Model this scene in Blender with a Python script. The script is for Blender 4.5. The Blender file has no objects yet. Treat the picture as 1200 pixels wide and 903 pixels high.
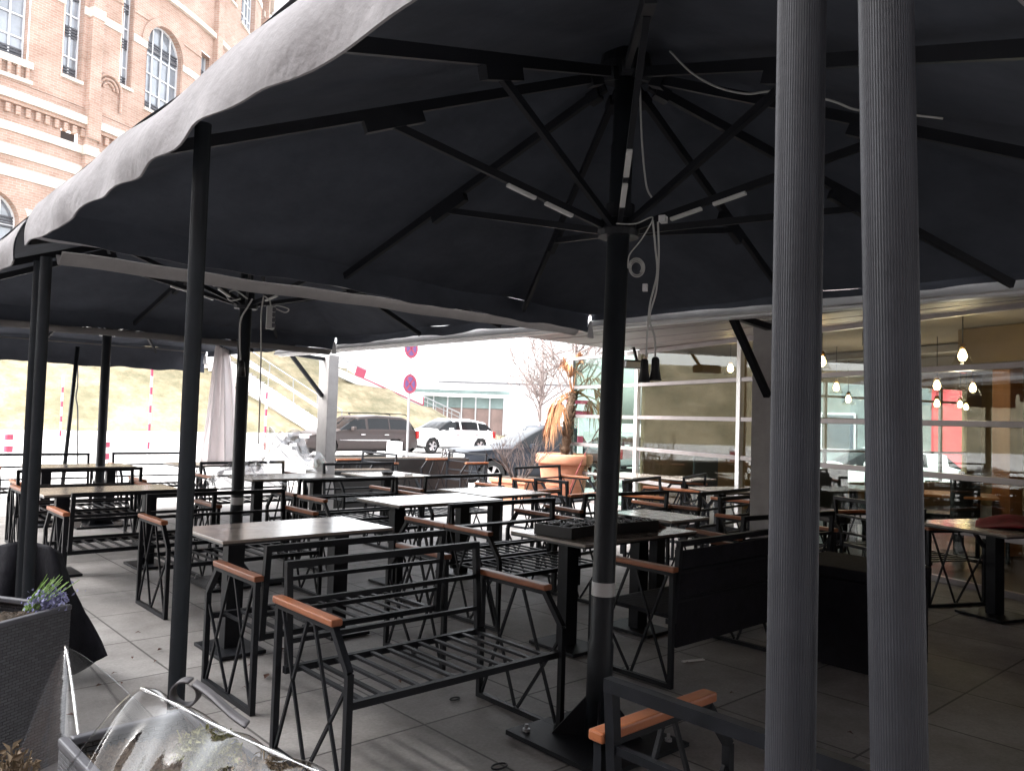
import bpy, math, random
from mathutils import Vector, Matrix
random.seed(7)
R = math.radians
sc = bpy.context.scene
COL = sc.collection

# ------------------------------------------------------------------ camera
FPX, CXP, CYP, EYE = 930.0, 600.0, 451.5, 1.53
_p, _a = R(2.4), R(1.75)
_f = Vector((math.cos(R(48)), math.sin(R(48)), 0)); _r = Vector((_f.y, -_f.x, 0)); _u = Vector((0, 0, 1))
FW = _f*math.cos(_p) + _u*math.sin(_p); _u2 = _u*math.cos(_p) - _f*math.sin(_p)
RT = _r*math.cos(_a) + _u2*math.sin(_a); UP = _u2*math.cos(_a) - _r*math.sin(_a)
CAM = Vector((0, 0, EYE))
cd = bpy.data.cameras.new('camera'); co = bpy.data.objects.new('camera', cd); COL.objects.link(co)
cd.sensor_width = 36; cd.lens = 36*FPX/1200; cd.clip_start = 0.05; cd.clip_end = 3000
m = Matrix((RT, UP, -FW)).transposed().to_4x4(); m.translation = CAM; co.matrix_world = m
sc.camera = co

def px(x, y, f):            # a measured photo point at a given distance -> world
    return CAM + (RT*((x-CXP)/FPX) - UP*((y-CYP)/FPX) + FW)*f
def gnd(x, y, z=0.0):       # a measured photo point on a level plane -> world
    d = RT*((x-CXP)/FPX) - UP*((y-CYP)/FPX) + FW
    return CAM + d*((z-EYE)/d.z)
def cf(r, f, z=0.0):        # right / forward of the viewpoint -> world
    return Vector((.743*r+.669*f, -.669*r+.743*f, z))

# ------------------------------------------------------------------ materials
def mat(name, col, rough=.6, metal=0., spec=.5, noise=0., nscale=8., bump=0., bscale=40., col2=None, emis=None, estr=0., trans=0., stretch=None):
    mt = bpy.data.materials.new(name); mt.use_nodes = True
    nt = mt.node_tree; b = nt.nodes['Principled BSDF']
    b.inputs['Base Color'].default_value = (*col, 1); b.inputs['Roughness'].default_value = rough
    b.inputs['Metallic'].default_value = metal; b.inputs['Specular IOR Level'].default_value = spec
    if trans: b.inputs['Transmission Weight'].default_value = trans
    if emis: b.inputs['Emission Color'].default_value = (*emis, 1); b.inputs['Emission Strength'].default_value = estr
    tc = nt.nodes.new('ShaderNodeTexCoord'); src = tc.outputs['Object']
    if stretch:
        mp = nt.nodes.new('ShaderNodeMapping'); mp.inputs['Scale'].default_value = stretch
        nt.links.new(src, mp.inputs['Vector']); src = mp.outputs['Vector']
    if noise or col2:
        n = nt.nodes.new('ShaderNodeTexNoise'); n.inputs['Scale'].default_value = nscale; n.inputs['Detail'].default_value = 6
        n.inputs['Roughness'].default_value = .65
        nt.links.new(src, n.inputs['Vector'])
        rp = nt.nodes.new('ShaderNodeValToRGB')
        c2 = col2 or tuple(min(1, c*(1+noise)) for c in col); c1 = col if col2 else tuple(c*(1-noise) for c in col)
        rp.color_ramp.elements[0].position = .3; rp.color_ramp.elements[1].position = .7
        rp.color_ramp.elements[0].color = (*c1, 1); rp.color_ramp.elements[1].color = (*c2, 1)
        nt.links.new(n.outputs['Fac'], rp.inputs['Fac']); nt.links.new(rp.outputs['Color'], b.inputs['Base Color'])
        mr = nt.nodes.new('ShaderNodeMapRange'); mr.inputs['To Min'].default_value = max(.02, rough-.08); mr.inputs['To Max'].default_value = min(1, rough+.1)
        nt.links.new(n.outputs['Fac'], mr.inputs['Value']); nt.links.new(mr.outputs['Result'], b.inputs['Roughness'])
    if bump:
        n2 = nt.nodes.new('ShaderNodeTexNoise'); n2.inputs['Scale'].default_value = bscale; n2.inputs['Detail'].default_value = 5
        nt.links.new(src, n2.inputs['Vector'])
        bp = nt.nodes.new('ShaderNodeBump'); bp.inputs['Strength'].default_value = bump; bp.inputs['Distance'].default_value = .02
        nt.links.new(n2.outputs['Fac'], bp.inputs['Height']); nt.links.new(bp.outputs['Normal'], b.inputs['Normal'])
    return mt
def node_of(mt, t): return [n for n in mt.node_tree.nodes if n.type == t][0]

M = {}
M['steel'] = mat('black_steel', (.008, .009, .012), .5, .0, .22, noise=.35, nscale=14, bump=.05, bscale=200)
M['arm'] = mat('arm_wood', (.23, .072, .027), .45, 0, .5, col2=(.33, .112, .044), nscale=9, stretch=(1, 1, 1), bump=.05)
M['top'] = mat('table_laminate', (.34, .295, .255), .15, 0, .6, noise=.18, nscale=5, bump=.02, bscale=300)
def vary(mt, lo, hi):
    nt = mt.node_tree; b = nt.nodes['Principled BSDF']; old = b.inputs['Base Color'].links[0].from_socket
    oi = nt.nodes.new('ShaderNodeObjectInfo'); mr = nt.nodes.new('ShaderNodeMapRange'); mr.inputs['To Min'].default_value = lo; mr.inputs['To Max'].default_value = hi
    m1 = nt.nodes.new('ShaderNodeMix'); m1.data_type = 'RGBA'; m1.blend_type = 'MULTIPLY'; m1.inputs['Factor'].default_value = 1
    nt.links.new(oi.outputs['Random'], mr.inputs['Value']); nt.links.new(old, m1.inputs['A']); nt.links.new(mr.outputs['Result'], m1.inputs['B']); nt.links.new(m1.outputs['Result'], b.inputs['Base Color'])
vary(M['arm'], .62, 1.25); vary(M['top'], .85, 1.15)
M['topedge'] = mat('table_edge', (.012, .012, .014), .4)
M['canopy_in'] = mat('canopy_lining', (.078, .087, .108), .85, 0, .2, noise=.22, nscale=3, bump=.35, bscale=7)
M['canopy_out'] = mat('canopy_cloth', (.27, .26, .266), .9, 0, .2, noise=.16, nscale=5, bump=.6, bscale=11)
M['rib'] = mat('rib_metal', (.011, .012, .016), .5, 0, .4, noise=.3, nscale=10)
M['post'] = mat('post_metal', (.020, .021, .026), .5, .1, .35, noise=.3, nscale=6, bump=.06, bscale=90)
M['postdark'] = mat('pole_metal', (.014, .017, .021), .5, .1, .3, noise=.3, nscale=6)
M['whiteplastic'] = mat('white_plastic', (.72, .72, .72), .45, noise=.08)
M['led'] = mat('light_strip_cover', (.66, .66, .64), .4, noise=.1)
M['cable'] = mat('pale_cable', (.5, .5, .48), .5)
M['cabledark'] = mat('dark_cable', (.02, .02, .02), .5)
M['redcable'] = mat('red_cable', (.22, .03, .03), .5)
M['alu'] = mat('painted_aluminium', (.8, .8, .8), .38, .2, .5, noise=.1, nscale=3)
M['soffit'] = mat('soffit_panel', (.28, .245, .242), .5, .1, .5, noise=.07, nscale=.8)
M['frame'] = mat('facade_frame', (.25, .225, .225), .4, .35, .5, noise=.12, nscale=4)
M['concrete_col'] = mat('painted_column', (.33, .315, .31), .6, noise=.15, nscale=5, bump=.1)
M['terracotta'] = mat('terracotta', (.50, .19, .105), .75, col2=(.60, .27, .17), nscale=7, bump=.12, bscale=30)
M['soil'] = mat('soil', (.03, .022, .016), .95, col2=(.09, .065, .045), nscale=40, bump=1., bscale=60)
M['palmdry'] = mat('dry_palm_leaf', (.27, .11, .045), .75, col2=(.40, .20, .09), nscale=6)
M['palmtrunk'] = mat('palm_trunk', (.11, .07, .045), .9, col2=(.2, .13, .085), nscale=25, bump=1., bscale=50)
M['twig'] = mat('bare_twig', (.10, .075, .07), .85, noise=.3)
M['branch'] = mat('pale_branch', (.22, .18, .17), .85, noise=.3)
M['bark'] = mat('bark', (.26, .22, .21), .9, noise=.3, nscale=10, bump=.5)
M['dead'] = mat('withered_leaf', (.10, .065, .04), .8, col2=(.20, .15, .09), nscale=10)
M['green'] = mat('dull_green_leaf', (.11, .115, .035), .7, col2=(.20, .18, .07), nscale=10)
M['blackcloth'] = mat('black_cloth', (.014, .014, .018), .9, 0, .2, noise=.3, nscale=12, bump=.4, bscale=25)
M['blackplastic'] = mat('black_plastic', (.012, .012, .013), .4, noise=.2)
M['greyrim'] = mat('grey_rim', (.085, .085, .095), .5, noise=.15, nscale=10)
M['stem'] = mat('lime_stem', (.16, .30, .05), .6, col2=(.3, .42, .16), nscale=10)
M['heather'] = mat('violet_flower', (.17, .17, .34), .8, col2=(.32, .32, .48), nscale=30)
M['leaf'] = mat('brown_leaf', (.09, .035, .02), .8, noise=.4, nscale=30)
M['rubber'] = mat('rubber', (.012, .012, .012), .75)
M['rim'] = mat('alloy', (.45, .45, .46), .3, .8)
M['rubstrap'] = mat('grey_strap', (.075, .07, .075), .55, noise=.2)
M['chrome'] = mat('chrome', (.7, .7, .72), .12, 1.)
M['carglass'] = mat('car_glass', (.008, .009, .01), .08, 0, .35)
M['headlamp'] = mat('headlamp', (.6, .62, .64), .12, .3, .8)
M['redlamp'] = mat('tail_lamp', (.3, .01, .01), .2)
M['plate'] = mat('number_plate', (.75, .75, .75), .4)
M['p_bronze'] = mat('paint_bronze', (.05, .04, .038), .35, .0, .3)
M['p_slate'] = mat('paint_slate', (.018, .021, .028), .35, .0, .25)
M['p_white'] = mat('paint_white', (.78, .78, .78), .25, 0, .6)
M['p_silver'] = mat('paint_silver', (.42, .43, .44), .28, .5, .6)
M['red'] = mat('sign_red', (.34, .045, .09), .5)
M['blue'] = mat('sign_blue', (.13, .07, .22), .5)
M['signwhite'] = mat('sign_white', (.8, .8, .8), .5)
M['orange'] = mat('sign_orange', (.8, .3, .06), .5)
M['galv'] = mat('galvanised', (.35, .36, .37), .45, .6)
M['stone'] = mat('pale_stone', (.58, .52, .46), .85, noise=.12, nscale=1.5)
M['winframe'] = mat('white_window_frame', (.62, .63, .65), .5)
M['winglass'] = mat('window_glass', (.12, .14, .17), .05, 0, .9, noise=.5, nscale=.35)
M['louvre'] = mat('grey_louvre', (.06, .06, .07), .5)
M['dark'] = mat('dark_recess', (.03, .028, .03), .8)
M['plaster'] = mat('pale_plaster', (.68, .68, .69), .85, noise=.05, nscale=.5)
M['plaster_dull'] = mat('dull_plaster', (.24, .19, .17), .9, noise=.15, nscale=1)
M['wallconc'] = mat('ramp_concrete', (.5, .5, .49), .85, noise=.12, nscale=.6)
M['stairs'] = mat('stair_stone', (.42, .39, .38), .85, noise=.15, nscale=2)
M['pavglass'] = mat('pavilion_glass', (.22, .29, .28), .12, 0, .8, noise=.25, nscale=.4)
M['pavwall'] = mat('pavilion_panel', (.23, .16, .14), .5, noise=.3, nscale=.6)
M['ochre'] = mat('ochre_plaster', (.20, .135, .07), .85, noise=.12, nscale=5, bump=.1)
M['ceil_in'] = mat('beige_ceiling', (.27, .23, .195), .9, noise=.08, nscale=2)
M['beam_in'] = mat('grey_beam', (.22, .2, .2), .7)
M['floor_in'] = mat('dark_floor', (.055, .04, .035), .4, noise=.3, nscale=2)
M['woodcol'] = mat('warm_wood', (.50, .21, .07), .5, col2=(.36, .14, .045), nscale=3, stretch=(3, 3, .4))
M['bulb'] = mat('bulb', (1, .9, .7), .5, emis=(1, .68, .30), estr=7)
M['brass'] = mat('brass_cap', (.3, .18, .08), .35, .8)
M['redcloth'] = mat('red_cloth', (.20, .012, .02), .85, noise=.3, bump=.3)
M['leather'] = mat('dark_leather', (.016, .02, .022), .5, noise=.2)
M['redfacade'] = mat('red_cladding', (.55, .07, .08), .6, noise=.15, nscale=1, stretch=(4, 4, .3))
M['teal'] = mat('teal_facade', (.20, .235, .24), .5, noise=.3, nscale=.8)
M['tape'] = mat('reflective_tape', (.5, .5, .5), .4)
M['gutter'] = mat('rain_gutter_cloth', (.33, .315, .31), .7, col2=(.17, .16, .16), nscale=4, bump=.3, bscale=12)
M['scrap'] = mat('white_scrap', (.7, .7, .7), .7)
M['rusty'] = mat('maroon_cushion', (.06, .018, .016), .85, noise=.3, bump=.4)
M['fibre'] = mat('glasswool', (.7, .7, .7), .9)
M['curtain'] = mat('hanging_curtain', (.85, .82, .82), .6, noise=.08, nscale=3, bump=.2, bscale=6)

def with_translucency(mt, col, fac):
    nt = mt.node_tree; out = node_of(mt, 'OUTPUT_MATERIAL'); b = nt.nodes['Principled BSDF']
    t = nt.nodes.new('ShaderNodeBsdfTranslucent'); t.inputs['Color'].default_value = (*col, 1)
    mx = nt.nodes.new('ShaderNodeMixShader'); mx.inputs['Fac'].default_value = fac
    nt.links.new(b.outputs['BSDF'], mx.inputs[1]); nt.links.new(t.outputs['BSDF'], mx.inputs[2]); nt.links.new(mx.outputs['Shader'], out.inputs['Surface'])
with_translucency(M['gutter'], (.36, .345, .34), .5)
with_translucency(M['curtain'], (.88, .85, .85), .55)

def glass_mat(name, ior, tint, rough=.0, boost=0., wrinkle=0.):
    mt = bpy.data.materials.new(name); mt.use_nodes = True; nt = mt.node_tree; nt.nodes.clear()
    out = nt.nodes.new('ShaderNodeOutputMaterial'); mx = nt.nodes.new('ShaderNodeMixShader')
    tr = nt.nodes.new('ShaderNodeBsdfTransparent'); tr.inputs['Color'].default_value = (*tint, 1)
    gl = nt.nodes.new('ShaderNodeBsdfGlossy'); gl.inputs['Roughness'].default_value = rough
    F0 = ((ior-1)/(ior+1))**2 + boost
    ge = nt.nodes.new('ShaderNodeNewGeometry'); dt = nt.nodes.new('ShaderNodeVectorMath'); dt.operation = 'DOT_PRODUCT'
    nt.links.new(ge.outputs['Incoming'], dt.inputs[1])
    def mth(op, a, b=None, cl=False):
        n = nt.nodes.new('ShaderNodeMath'); n.operation = op; n.use_clamp = cl
        for i, v in enumerate((a, b)):
            if v is None: continue
            if isinstance(v, (int, float)): n.inputs[i].default_value = v
            else: nt.links.new(v, n.inputs[i])
        return n.outputs[0]
    c1 = mth('SUBTRACT', 1.0, mth('ABSOLUTE', dt.outputs['Value']), True)
    fac = mth('ADD', mth('MULTIPLY', mth('POWER', c1, 5.0), 1-F0), F0, True); nt.links.new(fac, mx.inputs['Fac'])
    tc = nt.nodes.new('ShaderNodeTexCoord'); nz = nt.nodes.new('ShaderNodeTexNoise'); nz.inputs['Scale'].default_value = 5 if wrinkle else 1.2
    nz.inputs['Detail'].default_value = 4 if wrinkle else 1
    bp = nt.nodes.new('ShaderNodeBump'); bp.inputs['Strength'].default_value = wrinkle or .006; bp.inputs['Distance'].default_value = .05
    nt.links.new(tc.outputs['Object'], nz.inputs['Vector']); nt.links.new(nz.outputs['Fac'], bp.inputs['Height'])
    nt.links.new(bp.outputs['Normal'], gl.inputs['Normal']); nt.links.new(bp.outputs['Normal'], dt.inputs[0])
    nt.links.new(tr.outputs[0], mx.inputs[1]); nt.links.new(gl.outputs[0], mx.inputs[2]); nt.links.new(mx.outputs[0], out.inputs['Surface'])
    return mt
M['glass'] = glass_mat('facade_glass', 1.52, (.80, .85, .83), .0, .03)
M['greenglass'] = glass_mat('green_glass', 1.52, (.60, .71, .67), .0, .02)
M['film'] = glass_mat('clear_film', 1.45, (.90, .90, .90), .09, .0, .10)
M['film_b'] = glass_mat('clear_film_sheen', 1.5, (.84, .84, .84), .14, .05, .22)  # extra sheen put into the film so the cone shows
M['fold'] = glass_mat('film_fold_glint', 1.5, (.95, .95, .95), .15, .35, .1)  # boosted reflection standing in for the highlight on a film ridge
M['crumple'] = glass_mat('crumpled_film', 1.5, (.74, .74, .75), .16, .12, .5)
M['shade'] = glass_mat('lamp_glass', 1.45, (.92, .9, .85), .05, .03)

# paving: square slabs with thin dark joints, stains
def paver_mat():
    mt = mat('paving', (.3, .29, .28), .75); nt = mt.node_tree; b = nt.nodes['Principled BSDF']
    tc = nt.nodes.new('ShaderNodeTexCoord'); mp = nt.nodes.new('ShaderNodeMapping'); mp.inputs['Location'].default_value = (-1.7, -1.70, 0)
    br = nt.nodes.new('ShaderNodeTexBrick'); br.offset = 0; br.inputs['Scale'].default_value = 1; br.inputs['Brick Width'].default_value = .70
    br.inputs['Row Height'].default_value = .77; br.inputs['Mortar Size'].default_value = .007; br.inputs['Mortar Smooth'].default_value = .2
    br.inputs['Color1'].default_value = (.245, .236, .23, 1); br.inputs['Color2'].default_value = (.30, .29, .283, 1); br.inputs['Mortar'].default_value = (.085, .08, .078, 1)
    n = nt.nodes.new('ShaderNodeTexNoise'); n.inputs['Scale'].default_value = 2.2; n.inputs['Detail'].default_value = 8; n.inputs['Roughness'].default_value = .7
    n2 = nt.nodes.new('ShaderNodeTexNoise'); n2.inputs['Scale'].default_value = 60; n2.inputs['Detail'].default_value = 3
    rp = nt.nodes.new('ShaderNodeValToRGB'); rp.color_ramp.elements[0].position = .32; rp.color_ramp.elements[1].position = .68
    rp.color_ramp.elements[0].color = (.60, .58, .57, 1); rp.color_ramp.elements[1].color = (1.16, 1.15, 1.14, 1)
    rp2 = nt.nodes.new('ShaderNodeValToRGB'); rp2.color_ramp.elements[0].color = (.70, .70, .70, 1); rp2.color_ramp.elements[1].color = (1.25, 1.25, 1.25, 1)
    m1 = nt.nodes.new('ShaderNodeMix'); m1.data_type = 'RGBA'; m1.blend_type = 'MULTIPLY'; m1.inputs['Factor'].default_value = 1
    m2 = nt.nodes.new('ShaderNodeMix'); m2.data_type = 'RGBA'; m2.blend_type = 'MULTIPLY'; m2.inputs['Factor'].default_value = 1
    L = nt.links.new
    L(tc.outputs['Object'], mp.inputs['Vector']); L(mp.outputs['Vector'], br.inputs['Vector']); L(tc.outputs['Object'], n.inputs['Vector']); L(tc.outputs['Object'], n2.inputs['Vector'])
    L(n.outputs['Fac'], rp.inputs['Fac']); L(n2.outputs['Fac'], rp2.inputs['Fac'])
    L(br.outputs['Color'], m1.inputs['A']); L(rp.outputs['Color'], m1.inputs['B']); L(m1.outputs['Result'], m2.inputs['A']); L(rp2.outputs['Color'], m2.inputs['B'])
    L(m2.outputs['Result'], b.inputs['Base Color'])
    bp = nt.nodes.new('ShaderNodeBump'); bp.inputs['Strength'].default_value = .5; bp.inputs['Distance'].default_value = .006
    iv = nt.nodes.new('ShaderNodeMath'); iv.operation = 'SUBTRACT'; iv.inputs[0].default_value = 1
    L(br.outputs['Fac'], iv.inputs[1]); ad = nt.nodes.new('ShaderNodeMath'); ad.operation = 'MULTIPLY_ADD'; ad.inputs[1].default_value = .25
    L(n2.outputs['Fac'], ad.inputs[0]); L(iv.outputs[0], ad.inputs[2]); L(ad.outputs[0], bp.inputs['Height']); L(bp.outputs['Normal'], b.inputs['Normal'])
    mr = nt.nodes.new('ShaderNodeMapRange'); mr.inputs['To Min'].default_value = .5; mr.inputs['To Max'].default_value = .85; L(n.outputs['Fac'], mr.inputs['Value']); L(mr.outputs['Result'], b.inputs['Roughness'])
    return mt
M['paving'] = paver_mat()
def brick_mat():
    mt = mat('brickwork', (.4, .22, .15), .9); nt = mt.node_tree; b = nt.nodes['Principled BSDF']; L = nt.links.new
    uv = nt.nodes.new('ShaderNodeUVMap'); br = nt.nodes.new('ShaderNodeTexBrick'); br.inputs['Scale'].default_value = 1
    br.inputs['Brick Width'].default_value = .5; br.inputs['Row Height'].default_value = .17; br.inputs['Mortar Size'].default_value = .018
    br.inputs['Color1'].default_value = (.36, .235, .185, 1); br.inputs['Color2'].default_value = (.43, .30, .245, 1); br.inputs['Mortar'].default_value = (.44, .38, .34, 1)
    n = nt.nodes.new('ShaderNodeTexNoise'); n.inputs['Scale'].default_value = .5; n.inputs['Detail'].default_value = 8
    rp = nt.nodes.new('ShaderNodeValToRGB'); rp.color_ramp.elements[0].position = .3; rp.color_ramp.elements[1].position = .7
    rp.color_ramp.elements[0].color = (.8, .76, .72, 1); rp.color_ramp.elements[1].color = (1.12, 1.1, 1.1, 1)
    m1 = nt.nodes.new('ShaderNodeMix'); m1.data_type = 'RGBA'; m1.blend_type = 'MULTIPLY'; m1.inputs['Factor'].default_value = 1
    L(uv.outputs['UV'], br.inputs['Vector']); L(uv.outputs['UV'], n.inputs['Vector']); L(n.outputs['Fac'], rp.inputs['Fac'])
    L(br.outputs['Color'], m1.inputs['A']); L(rp.outputs['Color'], m1.inputs['B']); L(m1.outputs['Result'], b.inputs['Base Color'])
    return mt
M['brick'] = brick_mat()
M['skyglass'] = mat('bright_window_glass', (.22, .24, .27), .04, 0, 1., noise=.4, nscale=.35)
def wicker_mat():
    mt = mat('wicker', (.06, .06, .065), .5); nt = mt.node_tree; b = nt.nodes['Principled BSDF']; L = nt.links.new
    uv = nt.nodes.new('ShaderNodeUVMap'); br = nt.nodes.new('ShaderNodeTexBrick'); br.inputs['Scale'].default_value = 1
    br.inputs['Brick Width'].default_value = .034; br.inputs['Row Height'].default_value = .0125; br.inputs['Mortar Size'].default_value = .0022; br.inputs['Mortar Smooth'].default_value = 1
    br.inputs['Color1'].default_value = (.085, .085, .092, 1); br.inputs['Color2'].default_value = (.12, .12, .13, 1); br.inputs['Mortar'].default_value = (.018, .018, .02, 1)
    L(uv.outputs['UV'], br.inputs['Vector']); L(br.outputs['Color'], b.inputs['Base Color'])
    iv = nt.nodes.new('ShaderNodeMath'); iv.operation = 'SUBTRACT'; iv.inputs[0].default_value = 1; L(br.outputs['Fac'], iv.inputs[1])
    bp = nt.nodes.new('ShaderNodeBump'); bp.inputs['Strength'].default_value = 1; bp.inputs['Distance'].default_value = .006
    L(iv.outputs[0], bp.inputs['Height']); L(bp.outputs['Normal'], b.inputs['Normal'])
    return mt
M['wicker'] = wicker_mat()
def ground_mats():
    a = mat('street_paving', (.40, .39, .38), .85, noise=.12, nscale=.5, bump=.1)
    g = mat('dry_grass', (.20, .17, .105), .95, col2=(.31, .265, .185), nscale=1.3, bump=1., bscale=9)
    nt = g.node_tree; b = nt.nodes['Principled BSDF']
    n = nt.nodes.new('ShaderNodeTexNoise'); n.inputs['Scale'].default_value = .35; n.inputs['Detail'].default_value = 9; n.inputs['Roughness'].default_value = .75
    tc = nt.nodes.new('ShaderNodeTexCoord'); nt.links.new(tc.outputs['Object'], n.inputs['Vector'])
    rp = nt.nodes.new('ShaderNodeValToRGB'); rp.color_ramp.elements[0].position = .42; rp.color_ramp.elements[1].position = .6
    rp.color_ramp.elements[0].color = (.45, .5, .42, 1); rp.color_ramp.elements[1].color = (1.15, 1.1, 1.05, 1)
    m1 = nt.nodes.new('ShaderNodeMix'); m1.data_type = 'RGBA'; m1.blend_type = 'MULTIPLY'; m1.inputs['Factor'].default_value = .8
    old = b.inputs['Base Color'].links[0].from_socket
    nt.links.new(n.outputs['Fac'], rp.inputs['Fac']); nt.links.new(old, m1.inputs['A']); nt.links.new(rp.outputs['Color'], m1.inputs['B']); nt.links.new(m1.outputs['Result'], b.inputs['Base Color'])
    return a, g
M['street'], M['grass'] = ground_mats()

# ------------------------------------------------------------------ mesh builder
class MB:
    def __init__(s): s.v = []; s.f = []; s.mi = []; s.uv = {}; s.cur = 0
    def add(s, vs, fs, mi=None):
        o = len(s.v); s.v += [Vector(v) for v in vs]
        for f in fs: s.f.append([i+o for i in f]); s.mi.append(s.cur if mi is None else mi)
    def box(s, c, d, rz=0., mi=None, mtx=None):
        x, y, z = d[0]/2, d[1]/2, d[2]/2
        vs = [Vector(p) for p in ((-x,-y,-z),(x,-y,-z),(x,y,-z),(-x,y,-z),(-x,-y,z),(x,-y,z),(x,y,z),(-x,y,z))]
        rm = mtx or Matrix.Rotation(rz, 3, 'Z'); c = Vector(c)
        s.add([rm@v + c for v in vs], [(3,2,1,0),(4,5,6,7),(0,1,5,4),(1,2,6,5),(2,3,7,6),(3,0,4,7)], mi)
    def bar(s, p, q, w, h, mi=None, up=(0,0,1)):
        p, q = Vector(p), Vector(q); d = q-p; L = d.length; d.normalize(); up = Vector(up)
        if abs(d.dot(up)) > .98: up = Vector((0,1,0))
        sd = d.cross(up).normalized(); u = sd.cross(d).normalized()
        vs = []
        for e in (p, q):
            for a, b in ((-1,-1),(1,-1),(1,1),(-1,1)): vs.append(e + sd*a*w/2 + u*b*h/2)
        s.add(vs, [(3,2,1,0),(4,5,6,7),(0,1,5,4),(1,2,6,5),(2,3,7,6),(3,0,4,7)], mi)
    def tube(s, pts, r, n=8, mi=None, caps=True):
        pts = [Vector(p) for p in pts]; rr = r if isinstance(r, (list, tuple)) else [r]*len(pts)
        vs = []; prev = None
        for i, p in enumerate(pts):
            d = (pts[min(i+1, len(pts)-1)] - pts[max(i-1, 0)]).normalized()
            if prev is None:
                a = Vector((0,0,1)) if abs(d.z) < .9 else Vector((1,0,0)); sd = d.cross(a).normalized()
            else:
                sd = (prev - d*prev.dot(d)); sd = sd.normalized() if sd.length > 1e-6 else d.orthogonal().normalized()
            prev = sd; u = sd.cross(d)
            for k in range(n):
                t = 2*math.pi*k/n; vs.append(p + (sd*math.cos(t) + u*math.sin(t))*rr[i])
        fs = []
        for i in range(len(pts)-1):
            for k in range(n):
                a = i*n+k; b = i*n+(k+1) % n; fs.append((a, b, b+n, a+n))
        if caps: fs.append(tuple(range(n-1, -1, -1))); fs.append(tuple((len(pts)-1)*n+k for k in range(n)))
        s.add(vs, fs, mi)
    def lathe(s, prof, c=(0,0,0), n=24, mi=None, cap=False):
        c = Vector(c); vs = []
        for (r, z) in prof:
            for k in range(n):
                t = 2*math.pi*k/n; vs.append(c + Vector((r*math.cos(t), r*math.sin(t), z)))
        fs = []
        for i in range(len(prof)-1):
            for k in range(n):
                a = i*n+k; b = i*n+(k+1) % n; fs.append((a, b, b+n, a+n))
        if cap: fs.append(tuple(range(n-1, -1, -1))); fs.append(tuple((len(prof)-1)*n+k for k in range(n)))
        s.add(vs, fs, mi)
    def fluted(s, p, q, r, nf=30, depth=.0022, mi=None, seam=None):
        p, q = Vector(p), Vector(q); d = (q-p).normalized(); sd = d.orthogonal().normalized(); u = d.cross(sd); vs = []; n = nf*4
        for e in (p, q):
            for k in range(n):
                t = 2*math.pi*k/n; rad = r - depth*(.5-.5*math.cos(nf*t)); vs.append(e + (sd*math.cos(t)+u*math.sin(t))*rad)
        fs = [(k, (k+1) % n, (k+1) % n+n, k+n) for k in range(n)] + [tuple(range(n-1, -1, -1)), tuple(range(n, 2*n))]
        s.add(vs, fs, mi)
    def grid(s, P, nu, nv, mi=None, wrap=False):
        o = [P(i/(nu), j/(nv)) for j in range(nv+1) for i in range(nu+1)]
        s.add(o, [(j*(nu+1)+i, j*(nu+1)+i+1, (j+1)*(nu+1)+i+1, (j+1)*(nu+1)+i) for j in range(nv) for i in range(nu)], mi)
    def quad(s, a, b, c, d, mi=None): s.add([a, b, c, d], [(0,1,2,3)], mi)
    def build(s, name, mats, parent=None, loc=None, smooth=False, bevel=0., solid=0., uvs=None):
        me = bpy.data.meshes.new(name); me.from_pydata(s.v, [], s.f); me.update()
        if not isinstance(mats, (list, tuple)): mats = [mats]
        for k in mats: me.materials.append(M[k])
        for p, i in zip(me.polygons, s.mi): p.material_index = i; p.use_smooth = smooth
        if uvs:
            ul = me.uv_layers.new(name='UVMap')
            for l in me.loops: ul.data[l.index].uv = uvs(s.v[l.vertex_index], me.polygons) if callable(uvs) else uvs[l.vertex_index]
        ob = bpy.data.objects.new(name, me); COL.objects.link(ob)
        if parent: ob.parent = parent
        if loc: ob.location = loc
        if bevel:
            b = ob.modifiers.new('bevel', 'BEVEL'); b.width = bevel; b.segments = 2; b.limit_method = 'ANGLE'; b.angle_limit = R(40)
        if solid:
            b = ob.modifiers.new('solid', 'SOLIDIFY'); b.thickness = solid; b.offset = 0
        return ob

def tag(o, label=None, cat=None, group=None, kind=None):
    if label: o['label'] = label
    if cat: o['category'] = cat
    if group: o['group'] = group
    if kind: o['kind'] = kind
    return o
def thing(name, label, cat, loc=(0,0,0), rz=0., group=None):
    o = bpy.data.objects.new(name, None); COL.objects.link(o); o.empty_display_size = .2
    o.location = loc; o.rotation_euler = (0, 0, rz); return tag(o, label, cat, group)
KIDS = {}
def copy_tree(o, parent=None):
    c = o.copy(); COL.objects.link(c); c.parent = parent
    for ch in [x for x in COL.objects if x.parent == o]: copy_tree(ch, c)
    return c
def smooth(pts, n=6):
    pts = [Vector(p) for p in pts]; out = []
    for i in range(len(pts)-1):
        p0, p1, p2, p3 = pts[max(i-1,0)], pts[i], pts[i+1], pts[min(i+2, len(pts)-1)]
        for k in range(n):
            t = k/n; out.append(.5*((2*p1) + (p2-p0)*t + (2*p0-5*p1+4*p2-p3)*t*t + (3*p1-p0-3*p2+p3)*t**3))
    out.append(pts[-1]); return out

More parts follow.
